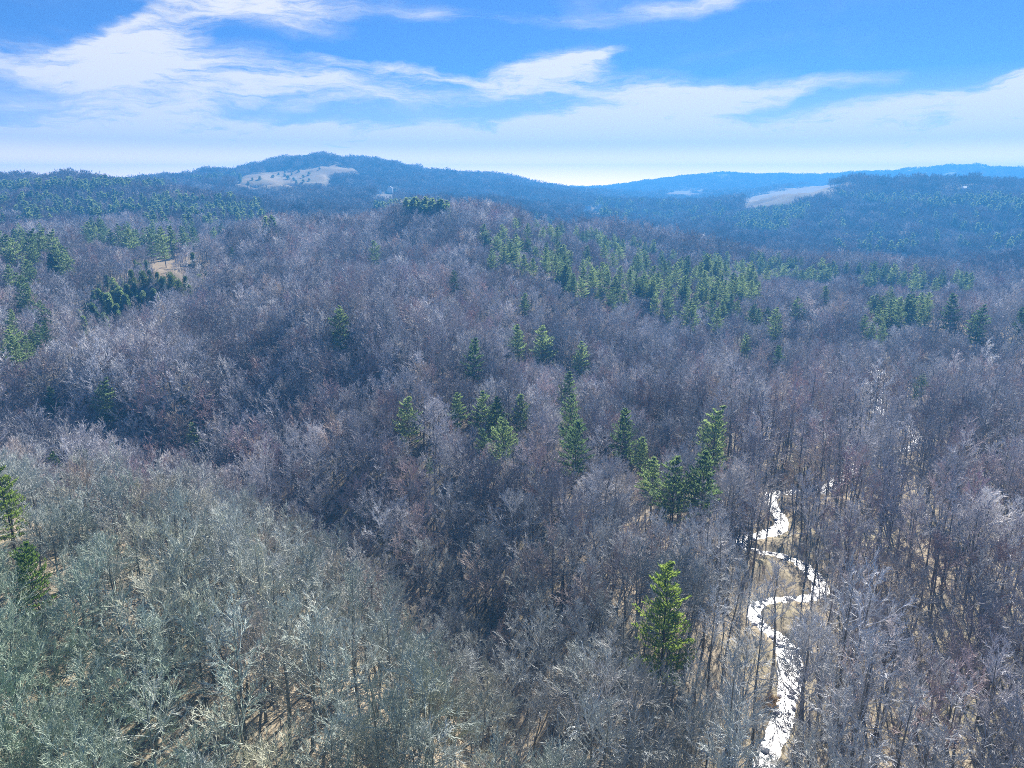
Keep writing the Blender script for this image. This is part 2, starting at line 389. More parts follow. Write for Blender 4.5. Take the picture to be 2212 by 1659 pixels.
def plain(name, col, rough=.7, noise=0, scale=3):
    m, nt, b = new_mat(name)
    if noise:
        geo = nt.nodes.new('ShaderNodeNewGeometry')
        n = noise_tex(nt, geo.outputs['Position'], scale, 5, .6)
        c = ramp(nt, n, [(.3, tuple(k*(1-noise) for k in col)), (.7, tuple(min(1, k*(1+noise)) for k in col))])
        nt.links.new(c, b.inputs['Base Color'])
    else: b.inputs['Base Color'].default_value = (*col, 1)
    b.inputs['Roughness'].default_value = rough
    return m
def ground_material():
    m, nt, b = new_mat('leaf_litter'); L = nt.links.new
    geo = nt.nodes.new('ShaderNodeNewGeometry'); P_ = geo.outputs['Position']
    n1 = noise_tex(nt, P_, .05, 5); n2 = noise_tex(nt, P_, 1.6, 6, .7); n3 = noise_tex(nt, P_, .35, 4)
    lit = ramp(nt, n2, [(.25, (.13,.085,.055)), (.5, (.31,.255,.185)), (.75, (.50,.425,.32))])
    lit = mix_col(nt, math_node(nt, 'MULTIPLY', n3, .7, clamp=True), lit, (.30,.25,.17))
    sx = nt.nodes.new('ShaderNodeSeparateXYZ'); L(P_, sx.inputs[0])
    hill_shade = math_node(nt, 'ADD', math_node(nt, 'MULTIPLY', math_node(nt, 'SUBTRACT', sx.outputs[1], 105), .011), math_node(nt, 'ADD', math_node(nt, 'MULTIPLY', math_node(nt, 'MAXIMUM', sx.outputs[0], 0), -.012), math_node(nt, 'MULTIPLY', n1, 1.6)))
    dm = nt.nodes.new('ShaderNodeMapRange'); dm.inputs[1].default_value = .9; dm.inputs[2].default_value = 1.6; L(hill_shade, dm.inputs[0])
    lit = mix_col(nt, math_node(nt, 'MULTIPLY', dm.outputs[0], .75), lit, (.085,.07,.06))  # shade between hillside trees put into a darker litter colour
    moss = ramp(nt, n1, [(.45, (0, 0, 0)), (.65, (1, 1, 1))])
    lit = mix_col(nt, math_node(nt, 'MULTIPLY', moss, .25), lit, (.20,.22,.10))
    at = nt.nodes.new('ShaderNodeAttribute'); at.attribute_name = 'meadow'
    fld = ramp(nt, noise_tex(nt, P_, .03, 7, .7), [(.32, (.14,.115,.075)), (.5, (.26,.205,.14)), (.66, (.20,.18,.11))])
    near = ramp(nt, noise_tex(nt, P_, .3, 6, .7), [(.3, (.16,.125,.085)), (.7, (.30,.235,.16))])
    col = mix_col(nt, at.outputs['Fac'], lit, fld)
    at2 = nt.nodes.new('ShaderNodeAttribute'); at2.attribute_name = 'clearing'
    col = mix_col(nt, at2.outputs['Fac'], col, near)
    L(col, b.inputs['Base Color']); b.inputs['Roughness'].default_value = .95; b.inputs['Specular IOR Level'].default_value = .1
    bp = nt.nodes.new('ShaderNodeBump'); bp.inputs['Strength'].default_value = .6; bp.inputs['Distance'].default_value = .25
    L(n2, bp.inputs['Height']); L(bp.outputs[0], b.inputs['Normal'])
    return m
def water_material():
    m, nt, b = new_mat('stream_water'); L = nt.links.new
    geo = nt.nodes.new('ShaderNodeNewGeometry')
    n = noise_tex(nt, geo.outputs['Position'], 1.1, 6, .65); n2 = noise_tex(nt, geo.outputs['Position'], 4.0, 3, .6)
    bed = ramp(nt, n, [(.35, (.05,.05,.07)), (.6, (.12,.11,.12))])
    L(bed, b.inputs['Base Color'])
    L(ramp(nt, n, [(.3, (.16,.16,.16)), (.6, (.36,.36,.36))]), b.inputs['Roughness'])
    b.inputs['IOR'].default_value = 1.33; b.inputs['Specular IOR Level'].default_value = .9
    bp = nt.nodes.new('ShaderNodeBump'); bp.inputs['Strength'].default_value = .6; bp.inputs['Distance'].default_value = .165
    L(math_node(nt, 'ADD', n, math_node(nt, 'MULTIPLY', n2, .4)), bp.inputs['Height']); L(bp.outputs[0], b.inputs['Normal'])
    return m
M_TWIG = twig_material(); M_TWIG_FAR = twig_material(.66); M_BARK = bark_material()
M_PINE = foliage_material('pine_needles', (.08,.13,.09), (.22,.29,.19), .48)
M_PINE_BRIGHT = foliage_material('bright_pine_needles', (.10,.165,.055), (.23,.30,.10), .5)  # brighter, yellower needle colour for the near pines
M_CEDAR = foliage_material('cedar_foliage', (.06,.105,.045), (.15,.20,.08), .3)
M_PINEBARK = plain('pine_bark', (.085,.065,.05), .9, .4, 4)
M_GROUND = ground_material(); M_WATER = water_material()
M_WHITE = plain('white_siding', (.78,.78,.76), .6, .05, 1.0)
M_ROOF = plain('metal_roof', (.42,.44,.47), .4, .12, .5)
M_DARK = plain('window_glass', (.03,.035,.045), .1)
M_ROCK = plain('grey_rock', (.34,.33,.36), .9, .35, 1.2)

# ------------------------------------------------------------------ mesh building
class MB:
    def __init__(s): s.v = []; s.f = []
    def tube(s, pts, rad, n, cap=False):
        """swept tube with tapering radius"""
        base = len(s.v); m = len(pts)
        d = pts[-1]-pts[0]
        ax = np.array([1.0, 0, 0]) if abs(d[2]) > abs(d[0])*1.2 else np.array([0, 0, 1.0])
        a = np.cross(d, ax); a /= (np.linalg.norm(a)+1e-9); b = np.cross(d, a); b /= (np.linalg.norm(b)+1e-9)
        for i in range(m):
            p = pts[i]; r = rad[i]
            for k in range(n):
                t = 2*math.pi*k/n; c = math.cos(t)*r; q = math.sin(t)*r
                s.v.append((p[0]+a[0]*c+b[0]*q, p[1]+a[1]*c+b[1]*q, p[2]+a[2]*c+b[2]*q))
        for i in range(m-1):
            for k in range(n):
                k2 = (k+1) % n
                s.f.append((base+i*n+k, base+i*n+k2, base+(i+1)*n+k2, base+(i+1)*n+k))
    def spike(s, p, q, r):
        """thin three-sided twig ending in a point"""
        base = len(s.v); d = q-p
        a = np.cross(d, (0.31, 0.5, 0.81)); a /= (np.linalg.norm(a)+1e-9); b = np.cross(d, a); b /= (np.linalg.norm(b)+1e-9)
        for t in (0, 2.094, 4.189):
            w = p+(a*math.cos(t)+b*math.sin(t))*r; s.v.append((w[0], w[1], w[2]))
        s.v.append((q[0], q[1], q[2]))
        s.f += [(base, base+1, base+3), (base+1, base+2, base+3), (base+2, base, base+3)]
    def quad(s, c, a, b):
        i = len(s.v)
        for p in (c-a*.5, c-b*.5+a*.1, c+a*.5, c+b*.5+a*.1): s.v.append((p[0], p[1], p[2]))
        s.f.append((i, i+1, i+2, i+3))
    def box(s, x0, x1, y0, y1, z0, z1):
        i = len(s.v); s.v += [(x0,y0,z0),(x1,y0,z0),(x1,y1,z0),(x0,y1,z0),(x0,y0,z1),(x1,y0,z1),(x1,y1,z1),(x0,y1,z1)]
        s.f += [(i,i+3,i+2,i+1),(i+4,i+5,i+6,i+7),(i,i+1,i+5,i+4),(i+1,i+2,i+6,i+5),(i+2,i+3,i+7,i+6),(i+3,i,i+4,i+7)]
    def poly(s, pts):
        i = len(s.v); s.v += [tuple(p) for p in pts]; s.f.append(tuple(range(i, i+len(pts))))
    def mesh(s, name, *mats, smooth=True):
        m = bpy.data.meshes.new(name); m.from_pydata(s.v, [], s.f)
        for x in mats: m.materials.append(x)
        if smooth: m.polygons.foreach_set('use_smooth', [True]*len(m.polygons))
        m.update(); return m
def join_meshes(name, parts):
    """parts: list of (mesh, matrix 4x4 numpy, material)"""
    vs = []; fs = []; mi = []; mats = []; off = 0
    for me, mat, mm in parts:
        n = len(me.vertices); co = np.empty(n*3, np.float32); me.vertices.foreach_get('co', co); co = co.reshape(-1, 3)
        co = co @ mat[:3, :3].T + mat[:3, 3]
        vs.append(co)
        if mm not in mats: mats.append(mm)
        k = mats.index(mm)
        for p in me.polygons: fs.append(tuple(i+off for i in p.vertices)); mi.append(k)
        off += n
    m = bpy.data.meshes.new(name); m.from_pydata(np.concatenate(vs).tolist(), [], fs)
    for x in mats: m.materials.append(x)
    m.polygons.foreach_set('material_index', mi); m.update(); return m
def unit(v): return v/(np.linalg.norm(v)+1e-9)
def perp(rng, d, ang):
    r = np.array([rng.gauss(0, 1), rng.gauss(0, 1), rng.gauss(0, 1)]); r = unit(r-d*np.dot(r, d))
    return unit(d*math.cos(ang)+r*math.sin(ang))
UP = np.array([0, 0, 1.0])
def limb_path(rng, p, d, L, k, wob, up):
    pts = [p]
    for i in range(k):
        d = unit(d+np.array([rng.gauss(0, wob), rng.gauss(0, wob), rng.gauss(0, wob)])+UP*up)
        p = p+d*L/k; pts.append(p)
    return pts, d
def bare_tree(seed, height=20, bole=.42, spread=1.0, nl=11, n2=6, n3=5, n4=5, tw=.03, slim=False, fork=False):
    """returns trunk mesh, crown mesh"""
    rng = random.Random(seed)
    T = MB(); K = MB()
    H = height*(.80 if not slim else .86)
    r0 = height*.0105*(1.15 if not slim else .85)
    pts = [np.array([0, 0, -1.0])]; p = np.array([0, 0, 0.0]); wb = .35 if slim else 1.0; d = unit(np.array([rng.gauss(0, .05)*wb, rng.gauss(0, .05)*wb, 1]))
    nseg = 9; pts.append(p)
    for i in range(nseg):
        d = unit(d+np.array([rng.gauss(0, .07)*wb, rng.gauss(0, .07)*wb, .12])); p = p+d*H/nseg; pts.append(p)
    rad = [r0*1.25, r0*1.1]+[r0*(1-.88*((i+1)/nseg)**1.15)+.02 for i in range(nseg)]
    T.tube(pts, rad, 6)
    def on_trunk(t):
        f = t*nseg+1; i = min(int(f), nseg); return pts[i]+(pts[min(i+1, nseg+1)]-pts[i])*(f-i)
    ga = rng.random()*6.28
    for i in range(nl):
        t = bole+(1-bole)*(i/(nl-1))**.9*.99
        q = on_trunk(min(t, .995)); ga += 2.4+rng.gauss(0, .3)
        rel = (t-bole)/(1-bole)
        L = height*(.36-.17*rel)*spread*rng.uniform(.75, 1.15)
        if slim: L *= .72
        tilt = (1.25-.8*rel)*rng.uniform(.8, 1.15)
        dd = np.array([math.cos(ga)*math.sin(tilt), math.sin(ga)*math.sin(tilt), math.cos(tilt)])
        rl = max(.035, r0*.42*(1-.6*rel))
        lp, _ = limb_path(rng, q, dd, L, 5, .13, .09)
        K.tube(lp, [rl*(1-.75*j/5) for j in range(6)], 4)
        for j in range(n2):
            f = .25+.75*(j+rng.random()*.5)/n2; f = min(f, .99)*5; a = int(f)
            q2 = lp[a]+(lp[a+1]-lp[a])*(f-a); d2 = unit(lp[a+1]-lp[a])
            L2 = L*rng.uniform(.38, .62)*(1-.25*f/5)
            l2, _ = limb_path(rng, q2, perp(rng, d2, rng.uniform(.35, .85)), L2, 3, .14, .08)
            K.tube(l2, [rl*.42, rl*.34, rl*.24, rl*.12], 3)
            for m in range(n3):
                f2 = min(.2+.8*(m+rng.random()*.6)/n3, .99)*3; a2 = int(f2)
                q3 = l2[a2]+(l2[a2+1]-l2[a2])*(f2-a2); d3 = unit(l2[a2+1]-l2[a2])
                L3 = L2*rng.uniform(.35, .6)
                l3, _ = limb_path(rng, q3, perp(rng, d3, rng.uniform(.3, .8)), L3, 2, .12, .1)
                K.spike(l3[0], l3[2]+(l3[2]-l3[1])*.2, tw*1.15)
                for w in range(n4):
                    f3 = min(.15+.85*(w+rng.random()*.7)/n4, .98)*2; a3 = int(f3)
                    q4 = l3[a3]+(l3[a3+1]-l3[a3])*(f3-a3); d4 = unit(l3[a3+1]-l3[a3])
                    d5 = unit(perp(rng, d4, rng.uniform(.25, .75))+UP*.25)
                    K.spike(q4, q4+d5*L3*rng.uniform(.45, .85), tw*.8)
    return T, K
def pine_tree(seed, height=22, clear=.25, rad=.19, whorls=17, per=5, tufts=9, ts=.55, top=.5):
    """white pine: whorls of level boughs carrying upturned needle sprays; returns trunk, crown"""
    rng = random.Random(seed); T = MB(); K = MB(); B = MB()
    r0 = height*.012
    pts = [np.array([rng.gauss(0, .02)*k*height/10, rng.gauss(0, .02)*k*height/10, -1+k*(height+.6)/10]) for k in range(11)]
    T.tube(pts, [r0*(1-.93*k/10) for k in range(11)], 6)
    lean = rng.uniform(0, 6.28)
    for w in range(whorls):
        t = clear+(1-clear)*(w/(whorls-1))
        z = t*height; f = (z+1)/((height+.6)/10); a = min(int(f), 9); c = pts[a]+(pts[a+1]-pts[a])*(f-a)
        rel = (t-clear)/(1-clear)
        prof = (min(1, .55+rel*1.8) if rel < .25 else 1.0)*(1-rel)**.6+.05
        for b in range(per):
            if rng.random() < .14+.2*(rel < .2): continue
            an = b*6.283/per+w*1.1+rng.gauss(0, .35)
            L = height*rad*prof*rng.uniform(.6, 1.25)*(1+.18*math.cos(an-lean))
            up = .10+rel*.7+rng.gauss(0, .07)
            d = unit(np.array([math.cos(an), math.sin(an), up]))
            lp, _ = limb_path(rng, c+UP*rng.gauss(0, .12), d, L, 3, .05, .07)
            T.tube(lp, [r0*.24*(1-rel*.6), r0*.17*(1-rel*.6), r0*.1, .012], 3)
            nt_ = max(3, int(tufts*(L/(height*rad))+1.5))
            side = unit(np.cross(d, UP))
            for j in range(nt_):
                g = .22+.78*(j+rng.random()*.5)/nt_; g = min(g, .99)*3; a2 = int(g); q = lp[a2]+(lp[a2+1]-lp[a2])*(g-a2)
                wdt = (1-abs(g/3-.62))*L*.36
                for sgn in (-1, 1, 0):
                    off = side*sgn*wdt*rng.uniform(.4, 1.0)+UP*rng.uniform(-.05, .2)*ts
                    cc = q+off
                    for e in range(3):
                        dirn = unit(d*rng.uniform(.3, 1)+side*(sgn*.8+rng.gauss(0, .5))+UP*rng.uniform(.15, 1.1))
                        s2 = unit(np.cross(dirn, np.array([rng.gauss(0, 1), rng.gauss(0, 1), rng.gauss(0, 1)])))
                        sz = ts*rng.uniform(.7, 1.35)
                        K.quad(cc+dirn*sz*.4+np.array([rng.gauss(0, .1), rng.gauss(0, .1), rng.gauss(0, .05)])*ts, dirn*sz*1.5, s2*sz*.42)
    return T, K
def cedar_tree(seed, height=7, rad=.3, n=1500, ts=.32):
    """dense rounded to conical juniper"""
    rng = random.Random(seed); T = MB(); K = MB()
    T.tube([np.array([0, 0, -.5]), np.array([0, 0, height*.3]), np.array([.05, 0, height*.8])], [height*.025, height*.02, .02], 5)
    lobes = []
    for i in range(16):
        t = rng.uniform(.08, .85); a = rng.random()*6.28; rr = height*rad*(1-t)**.6*rng.uniform(.3, .65)
        lobes.append((np.array([math.cos(a)*rr, math.sin(a)*rr, t*height]), height*rad*(.34+.3*(1-t))*rng.uniform(.7, 1.2)))
    lobes.append((np.array([0, 0, height*.85]), height*rad*.36))
    for i in range(n):
        c, r = rng.choice(lobes)
        d = unit(np.array([rng.gauss(0, 1), rng.gauss(0, 1), rng.gauss(0, .9)+.25])); p = c+d*r*rng.uniform(.72, 1.08)*np.array([1, 1, 1.35])
        if p[2] < .15: p[2] = .15+rng.random()*.3
        dirn = unit(d+UP*.8+np.array([rng.gauss(0, .4), rng.gauss(0, .4), 0])); s2 = unit(np.cross(dirn, np.array([rng.gauss(0, 1), rng.gauss(0, 1), rng.gauss(0, 1)])))
        sz = ts*rng.uniform(.6, 1.4); K.quad(p, dirn*sz*1.5, s2*sz*.8)
    return T, K

def obj(name, mesh, parent=None):
    o = bpy.data.objects.new(name, mesh); C.objects.link(o)
    if parent is not None: o.parent = parent
    return o
def tag(o, label=None, cat=None, group=None, kind=None):
    if label: o['label'] = label
    if cat: o['category'] = cat
    if group: o['group'] = group
    if kind: o['kind'] = kind
def thing(name, loc, rot, scale, label, cat, group=None):
    o = bpy.data.objects.new(name, None); C.objects.link(o); o.empty_display_size = .2
    o.location = loc; o.rotation_euler = rot if isinstance(rot, tuple) else (0, 0, rot); o.scale = scale if isinstance(scale, tuple) else (scale,)*3
    tag(o, label, cat, group); return o
protos = {}
def plant(kind_name, proto, x, y, scale, label, cat, group=None, rng=random, sink=0.0):
    tm, cm = proto
    o = thing(kind_name, (float(x), float(y), float(hgt(x, y))-sink), (rng.gauss(0, .03), rng.gauss(0, .03), rng.random()*6.28), scale, label, cat, group)
    key = (tm.name, cm.name)
    if key not in protos:
        a = obj('trunk', tm, o); b = obj('crown', cm, o); protos[key] = (a, b)
    else:
        for q in protos[key]:
            c = q.copy(); C.objects.link(c); c.parent = o
    return o

# ------------------------------------------------------------------ the ground sheet
def build_ground():
    nl, na = Zg.shape
    v = np.stack([Xg, Yg, Zg], -1).reshape(-1, 3)
    me = bpy.data.meshes.new('ground')
    f = []
    idx = np.arange(nl*na).reshape(nl, na)
    a = idx[:-1, :-1].ravel(); b = idx[:-1, 1:].ravel(); c = idx[1:, 1:].ravel(); d = idx[1:, :-1].ravel()
    f = np.stack([a, d, c, b], 1)
    # close the middle
    cz = float(Zg[0].mean()); ci = len(v); v = np.concatenate([v, [[0, 0, cz]]])
    fan = [(ci, int(idx[0, i]), int(idx[0, i+1])) for i in range(na-1)]
    me.from_pydata(v.tolist(), [], f.tolist()+fan)
    me.polygons.foreach_set('use_smooth', [True]*len(me.polygons))
    uu, vv = project(v[:, 0], np.where(v[:, 1] < 5, 5, v[:, 1]), v[:, 2])
    rho = np.hypot(v[:, 0], v[:, 1])
    md = meadow_mask(uu, vv, rho, v[:, 1]); cl = clearing_mask(uu, vv, rho, v[:, 1])
    for nm, arr in (('meadow', md), ('clearing', cl)):
        at = me.attributes.new(nm, 'FLOAT', 'POINT'); at.data.foreach_set('value', arr.astype(np.float32))
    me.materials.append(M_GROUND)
    g = obj('ground', me); tag(g, 'hilly ground covered in tan leaf litter with dry meadows', None, None, 'structure')
build_ground()

def build_stream():
    n = len(course); vs = []; fs = []
    t = np.gradient(course[:, :2], axis=0); t /= np.linalg.norm(t, axis=1)[:, None]+1e-9
    nx, ny = -t[:, 1], t[:, 0]
    K = 5
    for i in range(n):
        for j in range(K):
            s = (j/(K-1)*2-1)*(wid[i]*1.15+.3)
            vs.append((course[i, 0]+nx[i]*s, course[i, 1]+ny[i]*s, zc[i]))
    for i in range(n-1):
        for j in range(K-1):
            a = i*K+j; fs.append((a, a+1, a+K+1, a+K))
    me = bpy.data.meshes.new('stream'); me.from_pydata(vs, [], fs); me.materials.append(M_WATER)
    o = obj('stream_water', me); tag(o, 'narrow winding stream glinting white in the sun', None, None, 'structure')
build_stream()

# ------------------------------------------------------------------ tree models
def mk(T, K, name, kmat, tmat=None):
    return (T.mesh(name+'_trunk', tmat or M_BARK), K.mesh(name+'_crown', kmat, smooth=False))
BARE = [mk(*bare_tree(10+i, 19+(i % 4)*1.2, [.3,.36,.26,.4,.32,.24][i % 6], [1.0,.82,1.12,.9,1.04,.95][i % 6], 13, 6, 5, 4, tw=.043), 'bare_tree', M_TWIG) for i in range(9)]
SLIM = [mk(*bare_tree(40+i, 21+i, .45, .9, 11, 5, 5, 4, tw=.036, slim=True), 'slender_tree', M_TWIG) for i in range(4)]
MIDB = [bare_tree(60+i, 19+(i % 3), .28, 1.06, 11, 6, 4, 4, tw=.06) for i in range(8)]
FARB = [bare_tree(80+i, 18, .28, 1.15, 9, 5, 4, 3, tw=.11) for i in range(4)]
PINES = [mk(*pine_tree(100+i, 20, [.22,.3,.25,.32,.2][i % 5], [.27,.23,.31,.24,.29][i % 5], whorls=11, per=6, tufts=8, ts=.62), 'pine_tree', M_PINE, M_PINEBARK) for i in range(5)]
PINES_N = [mk(*pine_tree(120+i, 20, .2+.1*i, .24, 14, 7, 12, .42), 'near_pine', M_PINE_BRIGHT, M_PINEBARK) for i in range(2)]
FARP = [mk(*pine_tree(140+i, 19, .15, .25, 9, 5, 4, 1.3), 'far_pine', M_PINE, M_PINEBARK) for i in range(3)]
CEDARS = [mk(*cedar_tree(160+i, 7, .27+.04*(i % 3)), 'cedar', M_CEDAR, M_PINEBARK) for i in range(4)]
ROUNDP = [mk(*cedar_tree(180+i, 12, .27, 2200, .55), 'round_pine', M_PINE, M_PINEBARK) for i in range(3)]
I4 = np.eye(4)
def single(name, T, K): 
    a = T.mesh(name+'_t', M_BARK); b = K.mesh(name+'_k', M_TWIG, smooth=False)
    return join_meshes(name, [(a, I4, M_BARK), (b, I4, M_TWIG)])
def mat4(x, y, z, rot, s):
    c, q = math.cos(rot)*s, math.sin(rot)*s
    return np.array([[c, -q, 0, x], [q, c, 0, y], [0, 0, s, z], [0, 0, 0, 1.0]])
MIDM = [single('mid_tree', T, K) for T, K in MIDB]
FARM_ = [single('far_tree', T, K) for T, K in FARB]
def lib(name, meshes):
    col = bpy.data.collections.new(name)
    for i, me in enumerate(meshes):
        o = bpy.data.objects.new('%s_%02d' % (name, i), me); col.objects.link(o)
    return col
LIB_MID = lib('woodland_models', MIDM)
def patch(seed, size, n, models):
    rng = random.Random(seed); parts = []
    g = int(math.ceil(math.sqrt(n)))
    for i in range(g):
        for j in range(g):
            x = (i+.5+rng.uniform(-.45, .45))/g*size-size/2; y = (j+.5+rng.uniform(-.45, .45))/g*size-size/2
            me = rng.choice(models); s = rng.uniform(.8, 1.15)
            for mi, mm in enumerate(me.materials): pass
            parts.append((me, mat4(x, y, 0, rng.random()*6.28, s)))
    vs = []; fs = []; mi = []; off = 0
    for me, mt in parts:
        n_ = len(me.vertices); co = np.empty(n_*3, np.float32); me.vertices.foreach_get('co', co); co = co.reshape(-1, 3) @ mt[:3, :3].T + mt[:3, 3]
        vs.append(co); 
        lt = np.empty(len(me.polygons), np.int32); me.polygons.foreach_get('loop_total', lt)
        li = np.empty(len(me.loops), np.int32); me.loops.foreach_get('vertex_index', li)
        m_ = np.empty(len(me.polygons), np.int32); me.polygons.foreach_get('material_index', m_)
        k = 0; li = (li+off).tolist()
        for c_ in lt.tolist(): fs.append(tuple(li[k:k+c_])); k += c_
        mi.append(m_); off += n_
    m = bpy.data.meshes.new('grove'); m.from_pydata(np.concatenate(vs).tolist(), [], fs)
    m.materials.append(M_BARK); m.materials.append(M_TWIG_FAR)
    m.polygons.foreach_set('material_index', np.concatenate(mi)); m.update(); return m
LIB_PATCH = lib('grove_models', [patch(i, 21, 9, FARM_) for i in range(3)])
FARPM = [join_meshes('far_pine_whole', [(a, I4, M_PINEBARK), (b, I4, M_PINE)]) for a, b in FARP+PINES]
LIB_FP = lib('conifer_models', FARPM)

def scatter(name, col, pts, rots, scls, idx, label, cat_label=None):
    me = bpy.data.meshes.new(name); me.from_pydata([tuple(map(float, p)) for p in pts], [], [])
    a = me.attributes.new('rot', 'FLOAT_VECTOR', 'POINT'); a.data.foreach_set('vector', np.array(rots, np.float32).ravel())
    a = me.attributes.new('scl', 'FLOAT_VECTOR', 'POINT'); a.data.foreach_set('vector', np.array(scls, np.float32).ravel())
    a = me.attributes.new('idx', 'INT', 'POINT'); a.data.foreach_set('value', np.array(idx, np.int32))
    o = obj(name, me); tag(o, label, None, None, 'stuff')
    ng = bpy.data.node_groups.new(name, 'GeometryNodeTree')
    ng.interface.new_socket('Geometry', in_out='INPUT', socket_type='NodeSocketGeometry')
    ng.interface.new_socket('Geometry', in_out='OUTPUT', socket_type='NodeSocketGeometry')
    gi = ng.nodes.new('NodeGroupInput'); go = ng.nodes.new('NodeGroupOutput')
    ci = ng.nodes.new('GeometryNodeCollectionInfo'); ci.inputs['Collection'].default_value = col
    ci.inputs['Separate Children'].default_value = True; ci.inputs['Reset Children'].default_value = True
    ip = ng.nodes.new('GeometryNodeInstanceOnPoints'); ip.inputs['Pick Instance'].default_value = True
    def na(nm, dt):
        q = ng.nodes.new('GeometryNodeInputNamedAttribute'); q.data_type = dt; q.inputs['Name'].default_value = nm; return q.outputs[0]
    ng.links.new(gi.outputs[0], ip.inputs['Points']); ng.links.new(ci.outputs[0], ip.inputs['Instance'])
    ng.links.new(na('idx', 'INT'), ip.inputs['Instance Index']); ng.links.new(na('rot', 'FLOAT_VECTOR'), ip.inputs['Rotation'])
    ng.links.new(na('scl', 'FLOAT_VECTOR'), ip.inputs['Scale']); ng.links.new(ip.outputs[0], go.inputs[0])
    md = o.modifiers.new('scatter', 'NODES'); md.node_group = ng
    return o

# ------------------------------------------------------------------ conifers
taken = []     # (x, y, r) keep bare trees clear of them
prng = random.Random(5)
PINE_SIGHT = []
def pine_at(u, v, proto, scale, label, group=None, name='pine_tree', cat='pine tree', frac=.72, height=20, vis_only=True):
    scale *= 1.03
    h = hit(u, v, frac*height*scale)
    if h is None: return None
    o = plant(name, proto, h[0], h[1], scale, label, cat, group, prng)
    taken.append((h[0], h[1], 2.6*scale)); PINE_SIGHT.append((h[0], h[1], height*scale, .3)); return o
SINGLES = [ # sight u, v of the crown middle, model, scale, label
 (1432,1330,'N0',1.12,'large bright green pine standing alone beside the stream bend'),
 (78,1250,'N1',.8,'bright green pine low at the left edge of the woods'),
 (10,1070,'N0',.85,'yellow green pine cut by the left edge of the photo'),
 (128,1015,'N1',.7,'small yellow green pine half hidden in bare trees near left edge'),
 (228,850,'P0',.85,'bright topped pine on the dark left hillside'),
 (112,865,'P3',.75,'narrow leaning pale green pine left of the bright topped pine'),
 (416,935,'P1',.6,'small dark pine in the shaded ravine'),
 (730,695,'P0',.98,'dark pine alone on upper slope left of centre'),
 (809,540,'P2',.95,'small pine highest on the bare central hill'),
 (981,602,'P4',.7,'flat topped small pine on the bare central slope'),
 (1020,765,'P1',1.0,'darkest pine left of the two pines in mid slope'),
 (1120,732,'P3',1.0,'pointed pine left of the wider leaning pine, mid slope'),
 (1175,735,'P2',1.05,'wide leaning pine, right of the pointed one, mid slope'),
 (1250,765,'P4',.9,'round topped pine right of the wide leaning pine'),
 (1133,652,'P3',.75,'small pine above the pair of mid slope pines'),
 (883,895,'P2',.85,'green pine leftmost in the loose row across lower slope'),
 (985,880,'P3',.75,'thin pine between the leftmost pine and the double pine'),
 (1048,882,'P4',.9,'left tree of the double pine on lower slope'),
 (1072,890,'P1',.8,'right tree of the double pine on lower slope'),
 (1083,935,'P0',.85,'bright pine just below the double pine'),
 (1052,955,'P4',.6,'low bushy pine at lower left of the bright pine'),
 (1123,885,'P3',.8,'slim pine right of the double pine'),
 (1230,835,'P1',.9,'uppermost pine in the vertical trio of pines'),
 (1236,895,'P4',.95,'middle pine in the vertical trio of pines'),
 (1237,955,'P2',.95,'lowest pine in the vertical trio, yellowish green'),
 (1344,925,'P1',.95,'tall pine between the trio and the riverside pines'),
 (1388,975,'P3',.7,'thin pale pine left above the dark roadside pair'),
 (1410,1030,'P3',.8,'thin light pine just left of the dark pine by the stream'),
 (1460,1040,'P2',.95,'dark spreading pine on the flat above stream'),
 (1522,1030,'P3',1.0,'slender dark trunked pine nearest the upper stream'),
 (1549,925,'P0',1.05,'bright full crowned pine alone on the valley floor'),
 (1611,740,'P4',.7,'small round topped pine standing over far valley woods'),
 (1685,765,'P3',.7,'sparse pale pine right of the round topped pine'),
 (927,1002,'P4',.28,'tiny bright green young pine among reddish trees'),
 (1782,635,'P3',.8,'lone pointed pine below the right pine band'),
 (1718,660,'P4',.8,'lone pine right of the large pine stand'),
 (1735,680,'P2',.5,'small pine leaning beside the lone pine near stand'),
 (1680,690,'P0',.95,'pine at the lower right tip of the large stand'),
 (2050,665,'P1',1.15,'tall pine left of two singles at the right edge'),
 (2115,690,'P0',1.1,'tall dark pine right of two singles near right edge'),
 (2208,690,'P3',.9,'pine cut by the right edge of the photo'),
 (1988,828,'P4',.6,'low pale green pine beside the upper stream glints'),
 (1200,570,'P3',.8,'lone pine below the upper edge of the large stand'),
 (1062,555,'P4',.8,'lone pine left below the large stand'),
 (1185,475,'P0',.8,'pine at the crest of central hill above the stand'),
 (1160,465,'P3',.8,'leftmost crest pine above the large stand'),
 (30,730,'P2',.8,'dark pine in the lower left green patch'),
 (45,620,'P0',1.05,'tall dark pine at the left edge below pines'),
 (500,545,'P1',.5,'thin dark pine right of the small brown clearing'),
]
PM = {'N': PINES_N, 'P': PINES}
for u, v, m, s, lab in SINGLES:
    pr = PM[m[0]][int(m[1])]
    hh = 20
    pine_at(u, v, pr, s, lab, 'single pines among the bare trees', frac=.66 if m[0] == 'N' else .75, height=hh)
